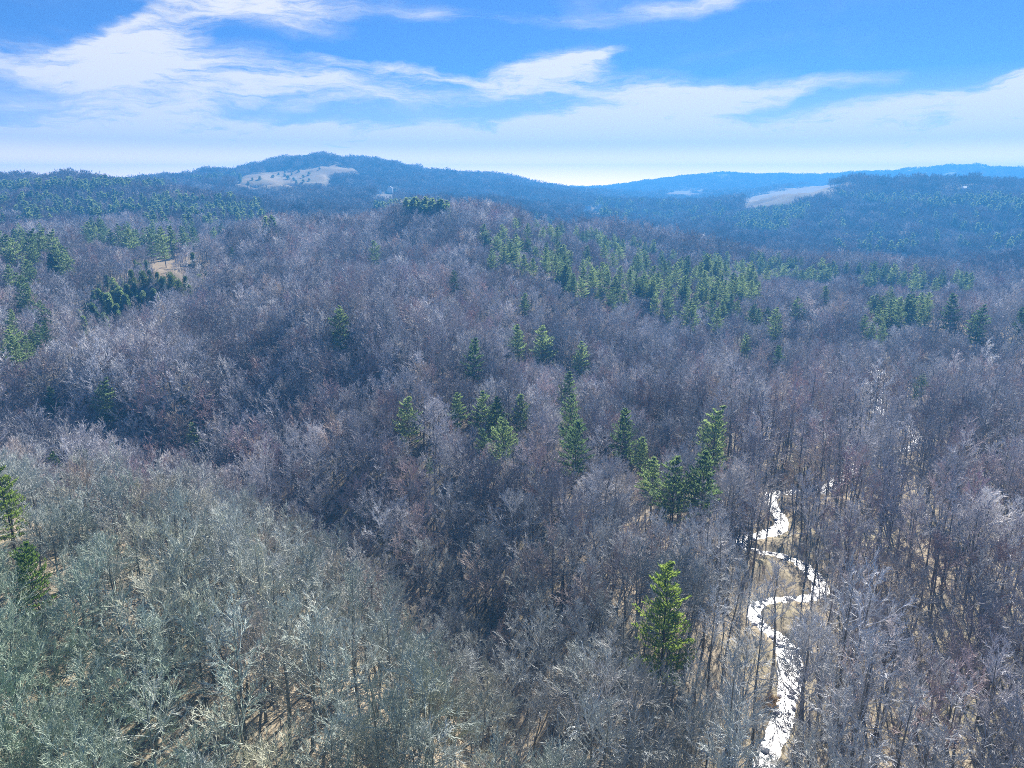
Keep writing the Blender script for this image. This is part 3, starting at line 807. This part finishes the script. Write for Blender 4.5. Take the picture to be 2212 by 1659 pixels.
STANDS = [ # polygon, count, models, scale range, label, group
 ([(1030,505),(1060,480),(1180,482),(1300,505),(1480,545),(1600,572),(1640,590),(1640,640),(1670,690),(1500,690),(1400,655),(1310,645),(1290,600),(1200,600),(1100,565)], 165, PINES, (.58,.88), 'pine in the large stand on the hill shoulder', 'large pine stand'),
 ([(1180,600),(1230,580),(1330,600),(1320,640),(1240,620)], 10, PINES, (.6,.85), 'pine in the fringe below the large stand', 'lower fringe pines'),
 ([(1500,560),(1640,555),(1800,572),(1960,582),(2130,605),(2130,625),(1980,622),(1860,610),(1700,600),(1560,590)], 85, PINES, (.6,.88), 'pine in the long band across the right valley', 'pine band'),
 ([(1880,645),(1930,635),(2005,640),(2010,685),(1940,690),(1885,690)], 19, PINES, (.65,.9), 'pine in the cluster below the right band', 'right pine cluster'),
 ([(1860,700),(1910,690),(1920,730),(1870,735)], 3, PINES, (.6,.8), 'low pine under the right cluster', 'low right pines'),
 ([(160,485),(370,490),(500,478),(510,500),(360,520),(170,520)], 34, PINES, (.75,1.05), 'pine in the band behind the brown clearing', 'left pine band'),
 ([(0,500),(90,500),(150,550),(140,600),(0,600)], 22, PINES, (.7,1.0), 'pine in the green patch by the left edge', 'left edge pines'),
 ([(0,640),(80,620),(110,720),(60,760),(0,770)], 9, PINES, (.55,.85), 'pine on lower left slope under the clearing', 'lower left pines'),
]
STANDS_OUT = []
for poly, cnt, models, (s0, s1), lab, grp in STANDS:
    xs = [p[0] for p in poly]; ys = [p[1] for p in poly]; n = 0; tr = 0; placed = []
    while n < cnt and tr < 4000:
        tr += 1
        u = prng.uniform(min(xs), max(xs)); v = prng.uniform(min(ys), max(ys))
        if not inpoly([u], [v], poly)[0]: continue
        s = prng.uniform(s0, s1)*1.1; h = hit(u, v, .7*20*s)
        if h is None: continue
        if any((h[0]-a)**2+(h[1]-b)**2 < 12 for a, b in placed): continue
        placed.append(h); n += 1
        x0, x1, y0, y1 = min(xs), max(xs), min(ys), max(ys)
        part_ = ('upper ' if v < y0+(y1-y0)*.4 else 'lower ' if v > y0+(y1-y0)*.7 else 'middle ')+('left' if u < x0+(x1-x0)*.33 else 'right' if u > x0+(x1-x0)*.67 else 'centre')
        STANDS_OUT.append((math.hypot(*h), h, prng.randrange(5), s, lab, grp, part_, ('tall' if s > (s0+s1)*.55 else 'short')))
        taken.append((h[0], h[1], 2.2)); PINE_SIGHT.append((h[0], h[1], 20*s, .5))
STANDS_OUT.sort(key=lambda q: q[0])
for rho, h, mi_, s, lab, grp, part_, sz in STANDS_OUT[:248]:
    plant('pine_tree', PINES[mi_], h[0], h[1], s, '%s %s, at its %s' % (sz, lab, part_), 'pine tree', grp, prng)
for u, v, s, lab in [(418,560,1.2,'dark round cedar standing alone in the brown clearing'),(372,545,.8,'small round cedar at the top of the clearing'),(352,552,.6,'smaller cedar beside small round cedar at clearing top')]:
    pine_at(u, v, CEDARS[0], s, lab, 'cedars around the clearing', 'cedar_tree', 'cedar', .5, 7)
for u, v, s in [(300,585,1.3),(318,578,1.1),(285,600,1.1),(325,598,.9),(308,605,1.2),(340,600,.8),(290,570,.8)]:
    pine_at(u, v, CEDARS[prng.randrange(4)], s, 'dark cedar in the clump left of the clearing', 'cedar clump left of clearing', 'cedar_tree', 'cedar', .5, 7)
for u, v, s in [(352,618,1.1),(372,610,1.3),(388,620,1.2),(400,612,1.0),(432,612,1.3),(445,600,1.0),(410,630,1.0)]:
    pine_at(u, v, CEDARS[prng.randrange(4)], s, 'dark cedar in the clump below the clearing', 'cedar clump below clearing', 'cedar_tree', 'cedar', .5, 7)
for u, v, s in [(255,640,1.0),(232,655,.9),(270,655,.9),(215,640,.8),(245,618,.8),(205,672,.8),(290,630,.8),(180,700,.7),(335,640,.7),(262,610,.7),(225,690,.7),(310,645,.7),(245,642,.8),(262,648,.9),(240,665,.9),(222,648,.8),(282,645,.8),(275,628,.8),(298,652,.7),(205,655,.8),(190,668,.7),(215,625,.7),(230,608,.7),(250,672,.7),(172,682,.7),(200,640,.7)]:
    pine_at(u, v, ROUNDP[prng.randrange(3)], s*prng.uniform(.8, 1.15), 'bushy green pine at the %s %s of the group below the clearing' % ('top' if v < 630 else 'foot' if v > 660 else 'middle', 'left' if u < 215 else 'right' if u > 272 else 'centre'), 'bushy pines below clearing', 'pine_tree', 'pine tree', .6, 12)
# dark shrubs on the far bald meadow
for u, v, s in [(520,393,1.2),(545,389,1),(562,388,1.4),(578,372,1.2),(590,384,1.3),(602,378,1.1),(615,381,1.2),(622,387,1.6),(630,378,1),(634,390,1.3),(645,372,1.3),(640,396,1.2),(655,384,1.2),(668,378,1.3),(655,394,1.2),(690,366,1),(615,374,1.0),(536,398,1.1),(668,391,1.1)]:
    h = hit(u, v, 0, 1200)
    if h and math.hypot(*h) > 1300:
        o = plant('shrub', CEDARS[prng.randrange(4)], h[0], h[1], (s*1.6, s*1.6, s*.75), '%s dark shrub on the %s %s of the far bald meadow' % ('broad' if s > 1.2 else 'small', 'upper' if v < 382 else 'lower', 'left' if u < 585 else 'right' if u > 640 else 'middle'), 'shrub', 'shrubs on the bald meadow', prng)
# distant conifers, seen only as texture on the hills
FP = [([(0,425),(300,420),(560,432),(560,475),(200,470),(0,480)], 260), ([(0,395),(380,392),(380,402),(0,412)], 200), ([(800,442),(965,440),(970,452),(820,456)], 120), ([(400,383),(520,375),(520,382),(420,390)], 40),
 ([(1620,455),(1750,440),(1740,470),(1680,500),(1600,500),(1570,480)], 220), ([(1800,420),(2212,425),(2212,455),(1900,440)], 220), ([(1800,510),(1990,505),(1990,540),(1800,540)], 24),
 ([(1280,430),(1560,440),(1590,480),(1500,480),(1300,470)], 150), ([(2060,480),(2212,500),(2212,560),(2060,540)], 20), ([(1750,450),(2212,460),(2212,540),(1750,500)], 40), ([(300,450),(560,450),(600,480),(330,490)], 60)]
pts = []; frng = random.Random(8)
extra = STANDS_OUT[248:]
for poly, cnt in FP:
    xs = [p[0] for p in poly]; ys = [p[1] for p in poly]; n = 0; tr = 0
    while n < cnt and tr < cnt*8:
        tr += 1
        u = frng.uniform(min(xs), max(xs)); v = frng.uniform(min(ys), max(ys))
        if not inpoly([u], [v], poly)[0]: continue
        h = hit(u, v, 14)
        if h is None: continue
        pts.append((h[0], h[1], float(hgt(*h)))); n += 1
        taken.append((h[0], h[1], 2.5))
dsc = [frng.uniform(.8, 1.15) for _ in pts]+[e[3] for e in extra]; didx = [frng.randrange(3) for _ in pts]+[3+e[2] for e in extra]
pts += [(e[1][0], e[1][1], float(hgt(*e[1]))) for e in extra]
scatter('distant_conifers', LIB_FP, pts, [(0, 0, frng.random()*6.28) for _ in pts], [(q, q, q) for q in dsc], didx,
        'dark green conifers dotted over the far hillsides')

# ------------------------------------------------------------------ bare woods
HOUSE_UV = [(843,413,600),(818,415,600),(1268,452,600),(1294,449,600),(2086,408,1200)]
HOUSE_AT = [(u_, v_, hit(u_, v_, 3, d_)) for u_, v_, d_ in HOUSE_UV]
taken_a = np.array(taken)
cu, cvp = project(course[:, 0], course[:, 1], zc)
def stream_block(x, y, z, h, hard):
    """tree whose crown would stand in the sight of the open water"""
    if y < 20: return False
    for f, pad in ((.6, 12), (.75, 18), (.92, 14)):
        u, v = project(x, y, z+h*f)
        r = pad*100/math.hypot(x, y)
        sel = (cvp > hard)
        d = np.hypot(cu[sel]-u, cvp[sel]-v)
        if (d < r+10).any(): return True
    return False
OPEN = [(400,1435,75,48),(560,1500,60,42),(375,1375,30,34),(640,1590,85,46),(250,1380,30,20),(1150,1580,60,40),(1370,1600,75,36),(1000,1600,40,30),(1970,1500,50,40),(1840,1420,40,30)]
def open_block(x, y, z, h):
    for f in (.6, .9):
        u, v = project(x, y, z+h*f)
        for a, b, rx, ry in OPEN:
            if ((u-a)/rx)**2+((v-b)/ry)**2 < .6: return True
    return False
def grid_points(r0, r1, sp_, seed, azm=.84):
    rg = np.random.default_rng(seed)
    xs = np.arange(-r1*math.sin(azm), r1*math.sin(azm), sp_); ys = np.arange(0, r1, sp_)
    X, Y = np.meshgrid(xs, ys); X = X+rg.uniform(-.46, .46, X.shape)*sp_; Y = Y+rg.uniform(-.46, .46, X.shape)*sp_
    X = X.ravel(); Y = Y.ravel(); rr = np.hypot(X, Y); az = np.arctan2(X, Y)
    k = (rr >= r0) & (rr < r1) & (np.abs(az) < azm); return X[k], Y[k]
def free(X, Y, extra=0.0):
    z = hgt(X, Y); u, v = project(X, np.maximum(Y, 5), z)
    rho = np.hypot(X, Y)
    ok = (meadow_mask(u, v, rho, Y) < .5) & (clearing_mask(u, v, rho, Y) < .5)
    out = np.ones(len(X), bool)
    ta = taken_a
    for i in range(0, len(X), 4000):
        d = np.hypot(X[i:i+4000, None]-ta[None, :, 0], Y[i:i+4000, None]-ta[None, :, 1]) - ta[None, :, 2]
        out[i:i+4000] = d.min(1) > extra
    return ok & out
RAV = [(20,905),(250,945),(420,1020),(600,1075),(760,1200),(880,1300),(1000,1420),(1100,1540),(1120,1600)]
RAVW = np.array([hit(a_, b_, 10) for a_, b_ in RAV])
def ravine(x, y):
    d = 1e9
    for i in range(len(RAVW)-1):
        p = RAVW[i]; q = RAVW[i+1]; t = max(0, min(1, ((x-p[0])*(q[0]-p[0])+(y-p[1])*(q[1]-p[1]))/((q-p)@(q-p)))); d = min(d, math.hypot(x-p[0]-t*(q[0]-p[0]), y-p[1]-t*(q[1]-p[1])))
    return d < 9
X, Y = grid_points(26, 330, 4.6, 1, .98)
k = free(X, Y, .3); X, Y = X[k], Y[k]
dS, iS = near_stream(X, Y); k = dS > wid[iS]+1.0; X, Y = X[k], Y[k]
rb = random.Random(21); cand = []
for x, y in zip(X, Y):
    z = float(hgt(x, y)); rho = math.hypot(x, y)
    right = x > -8+(rho-80)*.0 and z < 8
    u, v = project(x, y, z+12)
    valley = (u > 1480 and rho < 330)
    slim = valley and rb.random() < .6 or rb.random() < .12
    hs = rb.uniform(.72, 1.0)*(.80+.36*float(vnoise(x/22, y/22, 31)))*(1.12 if slim else 1)*(.74 if ravine(x, y) else 1)
    if rb.random() < (.10 if not valley else .16): continue
    if u > 1000 and stream_block(x, y, z, 21*hs, 1110) and rb.random() < .86: continue
    if u > 1000 and rho < 260 and stream_block(x, y, z, 21*hs, 850) and rb.random() < .25: continue
    if open_block(x, y, z, 21*hs): continue
    # keep chosen pines in view
    blocked = False
    cand.append((rho, x, y, z, hs, slim, u, v))
# lower growth in front of the pines and the brown clearing
PS = []
for x, y, hh, fr in PINE_SIGHT:
    z = float(hgt(x, y)); u, v = project(x, y, z+hh*1.02); _, v2 = project(x, y, z+hh*fr); rho = math.hypot(x, y)
    PS.append((u, v, v2, rho, hh*.17*1580/rho))
PS = np.array(PS)
def cap_height(x, y, z, h, rho):
    """height a bare tree may have here"""
    for _ in range(6):
        u, v = project(x, y, z+h*.98); w = 2.6*1580/rho
        m = (PS[:, 3] > rho+1.5) & (np.abs(PS[:, 0]-u) < w+PS[:, 4]) & (v < PS[:, 2]) & (v > PS[:, 1]-40)
        c = rho < 470 and rho > 150 and bool(inpoly([u], [v], CLEAR)[0] or inpoly([u], [v-6], CLEAR)[0])
        if not m.any() and not c: return h
        h *= .88
    return h
kept = []
for c in cand:
    rho, x, y, z, hs, slim, u, v = c
    h0 = 20*hs; h1 = cap_height(x, y, z, h0, rho)
    if h1 < 9.5: 
        if rb.random() < .6: continue
        h1 = 9.5
    kept.append((rho, x, y, z, h1/20, slim, u, v))
kept.sort()
def inframe(c, m=60): return c[0] > 45 and -m < c[6] < 2212+m and c[7] < 1720
near = [c for c in kept if inframe(c)][:300]
near_set = set(id(c) for c in near)
rest = [c for c in kept if id(c) not in near_set]
MARKS = [('the golden bush', 1658, 1480), ('the big green pine', 1432, 1340), ('the widest pool', 1715, 1400), ('the lower stream bend', 1640, 1290), ('the outer stream bend', 1780, 1235),
 ('the bright left edge pine', 78, 1255), ('the largest sunlit leaf patch', 400, 1440), ('the lower sunlit leaf patch', 640, 1600), ('the small sunlit leaf patch', 560, 1520), ('the bottom centre sunlit ground', 1150, 1590),
 ('the shadowed ground by the stream foot', 1370, 1610), ('the dark ravine mouth', 900, 1330), ('the fallen trunk on the right flat', 2140, 1490), ('the lower left corner', 60, 1620), ('the lower right corner', 2150, 1630),
 ('the middle of the right edge woods', 2050, 1250), ('the right flat beside the pool', 1900, 1430), ('the bare knoll below the left pines', 330, 1200), ('the near bank brow', 600, 1250), ('the hollow above the big pine', 1200, 1250), ('the stream foot', 1640, 1640), ('the right flat foreground', 1880, 1620), ('the bottom edge left of centre', 880, 1600)]
DIRS = ['right of', 'up and right of', 'above', 'up and left of', 'left of', 'down and left of', 'below', 'down and right of']
ORD = ['nearest', 'second', 'third', 'fourth', 'fifth', 'sixth', 'seventh', 'eighth', 'ninth', 'tenth', 'eleventh', 'twelfth', 'thirteenth', 'fourteenth']
bins = {}
for c in near:
    m = min(range(len(MARKS)), key=lambda i: math.hypot(MARKS[i][1]-c[6], MARKS[i][2]-c[7]))
    du, dv = c[6]-MARKS[m][1], MARKS[m][2]-c[7]
    bins.setdefault((m, int(round(math.atan2(dv, du)/(math.pi/4))) % 8), []).append((math.hypot(du, dv), c))
for (m, dr), cs in bins.items():
    cs.sort(key=lambda q: q[0])
    for k_, (_, c) in enumerate(cs):
        rho, x, y, z, hs, slim, u, v = c
        lab = '%s %s bare tree, %s %s %s' % ('short' if hs < .9 else 'tall', 'slender' if slim else 'spreading', ORD[min(k_, 13)], DIRS[dr], MARKS[m][0])
        plant('bare_tree', rb.choice(SLIM if slim else BARE), x, y, hs, lab, 'bare tree', 'bare trees of the near woods', rb)
slimM = [join_meshes('slender_whole', [(a, I4, M_BARK), (b, I4, M_TWIG)]) for a, b in SLIM]
LIB_SLIM = lib('slender_models', slimM)
def tilt(): return (rb.gauss(0, .035), rb.gauss(0, .035), rb.random()*6.28)
A = [c for c in rest if c[5]]; B = [c for c in rest if not c[5]]
bareM = [join_meshes('bare_whole', [(a, I4, M_BARK), (b, I4, M_TWIG)]) for a, b in BARE]
LIB_WOOD = lib('wood_models', bareM[:4]+MIDM+slimM)
pts = []; rots = []; scl = []; idx = []
for c in rest:
    pts.append((c[1], c[2], c[3])); rots.append(tilt()); scl.append((c[4],)*3)
    idx.append(12+rb.randrange(4) if c[5] else (rb.randrange(4) if c[0] < 210 else 4+rb.randrange(8)))
X, Y = grid_points(330, 760, 5.6, 2)
k = free(X, Y, .3); X, Y = X[k], Y[k]; ZZ = hgt(X, Y)
for x, y, z in zip(X, Y, ZZ):
    if rb.random() < .06: continue
    s = rb.uniform(.72, 1.0)*(.84+.34*float(vnoise(x/40, y/40, 33)))
    if math.hypot(x, y) < 700: s = max(cap_height(x, y, z, 20*s, math.hypot(x, y)), 9)/20
    pts.append((x, y, z)); rots.append(tilt()); scl.append((s, s, s)); idx.append(4+rb.randrange(8))
scatter('bare_woodland', LIB_WOOD, pts, rots, scl, idx, 'leafless grey purple hardwood forest over the hillsides')
n_mid = len(pts)
def brush_model(seed):
    rng = random.Random(seed); m = MB()
    for i in range(9):
        a = rng.random()*6.28; e = rng.uniform(.7, 1.5); d = np.array([math.cos(a)*math.cos(e), math.sin(a)*math.cos(e), math.sin(e)])
        b = np.array([rng.gauss(0, .25), rng.gauss(0, .25), 0]); L_ = rng.uniform(1.2, 3.0); m.spike(b, b+d*L_, .03)
        for j in range(7):
            q = b+d*L_*rng.uniform(.2, .9); m.spike(q, q+perp(rng, d, rng.uniform(.4, 1.0))*rng.uniform(.3, .9), .018)
    return m.mesh('brush', M_TWIG, smooth=False)
LIB_BRUSH = lib('brush_models', [brush_model(i) for i in range(4)])
bx_, by_ = grid_points(48, 300, 2.1, 17); d_b, i_b = near_stream(bx_, by_); kb = d_b > wid[i_b]+.8; bx_, by_ = bx_[kb], by_[kb]; bz_ = hgt(bx_, by_)
bp_ = []; 
for x, y, z in zip(bx_, by_, bz_):
    if vnoise(x/9, y/9, 71) > .27 and rb.random() < .85: bp_.append((x, y, z-.05))
scatter('undergrowth', LIB_BRUSH, bp_, [tilt() for _ in bp_], [(q, q, q) for q in (rb.uniform(.5, 1.15) for _ in bp_)], [rb.randrange(4) for _ in bp_], 'thin leafless brush and saplings on the forest floor')
pts = []; rots = []; scl = []; idx = []
for r0, r1, s_, sc in ((760, 2100, 17.5, .92), (2100, 4800, 30, 1.45)):
    X, Y = grid_points(r0, r1, s_, int(r0), .74)
    k = free(X, Y, .2); X, Y = X[k], Y[k]; ZZ = hgt(X, Y); rr_ = np.hypot(X, Y)
    k = np.ones(len(X), bool)
    for hh_ in (8, 16):
        uu, vv = project(X, Y, ZZ+hh_)
        k &= ~(inpoly(uu, vv, BALD) & (rr_ < 1900)) & ~(inpoly(uu, vv, FARM) & (rr_ < 2700)) & ~(inpoly(uu, vv, FARM2) & (rr_ < 2700)) & ~(inpoly(uu, vv, FARM3) & (rr_ < 3300))
        for u_, v_, p_ in HOUSE_AT:
            k &= ~((np.hypot((uu-u_)/14, (vv-v_)/9) < 1) & (rr_ < math.hypot(*p_)+14))
    for u_, v_, p_ in HOUSE_AT: k &= np.hypot(X-p_[0], Y-p_[1]) > 22
    X, Y, ZZ = X[k], Y[k], ZZ[k]
    for x, y, z in zip(X, Y, ZZ):
        e = 6.0; gx = float(hgt(x+e, y)-hgt(x-e, y))/(2*e); gy = float(hgt(x, y+e)-hgt(x, y-e))/(2*e)
        pts.append((x, y, z)); rots.append((math.atan(gy), -math.atan(gx), rb.random()*.6-.3)); s = sc*rb.uniform(.92, 1.08); scl.append((s, s, .95*rb.uniform(.85, 1.1))); idx.append(rb.randrange(3))
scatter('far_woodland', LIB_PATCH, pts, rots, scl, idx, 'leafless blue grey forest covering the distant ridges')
print('instances', n_mid, len(pts), 'near', len(near), 'maxrho near', near[-1][0])

# ------------------------------------------------------------------ houses far off
def house(u, v, w, d, h, rot, label, wall=M_WHITE, roof=M_ROOF, dmin=600):
    p = hit(u, v, 3, dmin)
    if p is None: return
    x, y = p; z = float(hgt(x, y))
    t = thing('farm_house', (x, y, z-1.0), rot, 1.0, label, 'house', 'houses in the hills')
    m = MB(); m.box(-w/2, w/2, -d/2, d/2, 0, h+1); m.poly([(-w/2, -d/2, h+1.001), (w/2, -d/2, h+1.001), (0, -d/2, h+1+w*.42)]); m.poly([(w/2, d/2, h+1.001), (-w/2, d/2, h+1.001), (0, d/2, h+1+w*.42)])
    obj('wall', m.mesh('wall', wall, smooth=False), t)
    m = MB(); o = .5; ry = h+1+w*.42+.25
    for s in (-1, 1):
        a = [(s*(w/2+o), -d/2-o, h+1-o*.84+.25), (s*(w/2+o), d/2+o, h+1-o*.84+.25), (0, d/2+o, ry), (0, -d/2-o, ry)]
        b = [(q[0], q[1], q[2]-.18) for q in a]
        m.poly(a); m.poly(b[::-1])
        for i in range(4): m.poly([a[i], a[(i+1) % 4], b[(i+1) % 4], b[i]])
    rf = obj('roof', m.mesh('roof', roof, smooth=False), t)
    m = MB(); m.box(w*.12, w*.12+.8, d*.15, d*.15+.8, h+1+w*.2, ry+.9); obj('chimney', m.mesh('chimney', M_ROCK, smooth=False), rf)
    for q in (-w*.25, w*.25):
        m = MB(); m.box(q-.6, q+.6, -d/2-.06, -d/2-.003, 2.2, 3.8); obj('window', m.mesh('window', M_DARK, smooth=False), t)
    m = MB(); m.box(-.5, .5, -d/2-.07, -d/2-.003, 1, 3.2); obj('door', m.mesh('door', M_DARK, smooth=False), t)
    taken.append((x, y, 15))
    return t
house(843,413,12,18,9,.1,'tall white gabled house on the far slope below the bald meadow')
house(818,415,9,12,4,.8,'low white house left of the tall white house')
house(1268,452,12,16,4.5,1.2,'white house left of a brighter one in the blue valley')
house(1294,449,13,18,5,.4,'brightest white house in the blue valley')
house(2086,408,9,12,4,.2,'tiny white house on the right far hillside', dmin=1200)

# ------------------------------------------------------------------ small things by the stream
def log_at(u, v, L, r, rot, label, mat=M_BARK):
    p = hit(u, v, 0)
    rng = random.Random(int(u)); m = MB()
    pts_ = [np.array([(i/6-.5)*L, rng.gauss(0, .06), rng.gauss(0, .03)]) for i in range(7)]
    m.tube(pts_, [r*(1-.5*i/6) for i in range(7)], 7)
    for i in range(3): m.spike(pts_[2+i], pts_[2+i]+np.array([.6, rng.uniform(-1, 1), rng.uniform(.3, 1.0)]), r*.3)
    _, i0 = near_stream([p[0]], [p[1]])
    o = obj('fallen_log', m.mesh('fallen_log', mat)); o.location = (p[0], p[1], max(float(hgt(*p)), zc[i0[0]])+r*.7); o.rotation_euler = (0, .03, rot)
    tag(o, label, 'fallen log', 'fallen logs')
log_at(1718,1408,7.5,.16,-.35,'dark fallen trunk lying across the stream at its widest pool', M_PINEBARK)
log_at(2140,1490,9,.22,-.1,'dark fallen trunk on the right flat near the photo edge', M_PINEBARK)
log_at(1925,1085,7,.14,.25,'pale fallen branch on the leaf litter right of the stream')
def boulder(seed, s):
    import bmesh
    bm = bmesh.new(); bmesh.ops.create_icosphere(bm, subdivisions=3, radius=1)
    rng = random.Random(seed); o = rng.random()*50
    for v in bm.verts:
        c = v.co; n = float(vnoise(c.x*1.7+o, c.y*1.7+c.z*1.3, seed)); n2 = float(vnoise(c.x*4+o, c.y*4+c.z*3, seed+1))
        v.co = c*(.72+.5*n+.12*n2)
    me = bpy.data.meshes.new('boulder'); bm.to_mesh(me); bm.free(); me.materials.append(M_ROCK); return me
BO = [boulder(i, 1) for i in range(3)]
for u, v, s, lab in [(286,908,1.5,'pale rock outcrop in the dark ravine under bright topped pine'),(312,911,1.1,'smaller pale rock right of the outcrop in the dark ravine')]:
    p = hit(u, v, 8)
    o = obj('rock', BO[0 if s > 1.3 else 1]); o.location = (p[0], p[1], float(hgt(*p))+.2); o.scale = (s*2.2, s, s*.9); tag(o, lab, 'rock', 'ravine rocks')
rr = random.Random(77)
for i in range(45):
    j = rr.randrange(5, 250); 
    t_ = course[j+1, :2]-course[j, :2]; t_ /= np.linalg.norm(t_); nrm = np.array([-t_[1], t_[0]])
    off = rr.choice((-1, 1))*wid[j]*rr.uniform(.35, 1.15); q = course[j, :2]+nrm*off
    s = rr.uniform(.2, .5)
    o = obj('stream_stone', BO[i % 3]); o.location = (q[0], q[1], zc[j]+s*.1); o.scale = (s*1.3, s, s*.7); o.rotation_euler = (0, 0, rr.random()*6)
    tag(o, 'small grey stone in the glinting stream, '+('below' if j < 55 else 'above')+' the widest pool', 'stone', 'stones in the stream')
# yellow-brown grassy tussock bush on the left bank
def bush(u, v, s, mat, label):
    rng = random.Random(int(u)); m = MB()
    cl = [(rng.gauss(0, .7), rng.gauss(0, .5), rng.uniform(.35, .9)) for _ in range(9)]
    for i in range(800):
        c_ = rng.choice(cl); a = rng.random()*6.28; e = rng.uniform(.4, 1.5); d = np.array([math.cos(a)*math.cos(e), math.sin(a)*math.cos(e), math.sin(e)])
        b = np.array([c_[0]+rng.gauss(0, .1), c_[1]+rng.gauss(0, .1), 0]); m.spike(b, b+d*rng.uniform(.4, 1.1)*c_[2], .028)
    p = hit(u, v, .4); o = obj('bush', m.mesh('bush', mat, smooth=False)); o.location = (p[0], p[1], float(hgt(*p))); o.scale = (s, s, s); tag(o, label, 'bush')
M_STRAW = plain('straw_stems', (.50,.37,.19), .8, .3, 1)
bush(1648,1510,1.7,M_STRAW,'golden brown bush on the left bank of the lower stream')

# ------------------------------------------------------------------ air
def haze():
    zmin = float(Zg[:, :].min())-1.0
    m = MB(); m.box(-4950, 4950, -4950, 4950, zmin-1, max(float(Zg.max()), CAM_Z)+32)
    me = m.mesh('haze', smooth=False)
    mat = bpy.data.materials.new('haze'); mat.use_nodes = True; nt = mat.node_tree; nt.nodes.clear()
    o = nt.nodes.new('ShaderNodeOutputMaterial'); v = nt.nodes.new('ShaderNodeVolumePrincipled')
    v.inputs['Color'].default_value = (*HAZE_COL, 1); v.inputs['Density'].default_value = HAZE_D; v.inputs['Anisotropy'].default_value = .2
    nt.links.new(v.outputs[0], o.inputs['Volume'])
    me.materials.append(mat)
    h = obj('haze', me); tag(h, 'thin blue haze filling the valley air', None, None, 'stuff')
HAZE_COL = (.065, .30, .66); HAZE_D = 0.00038
haze()
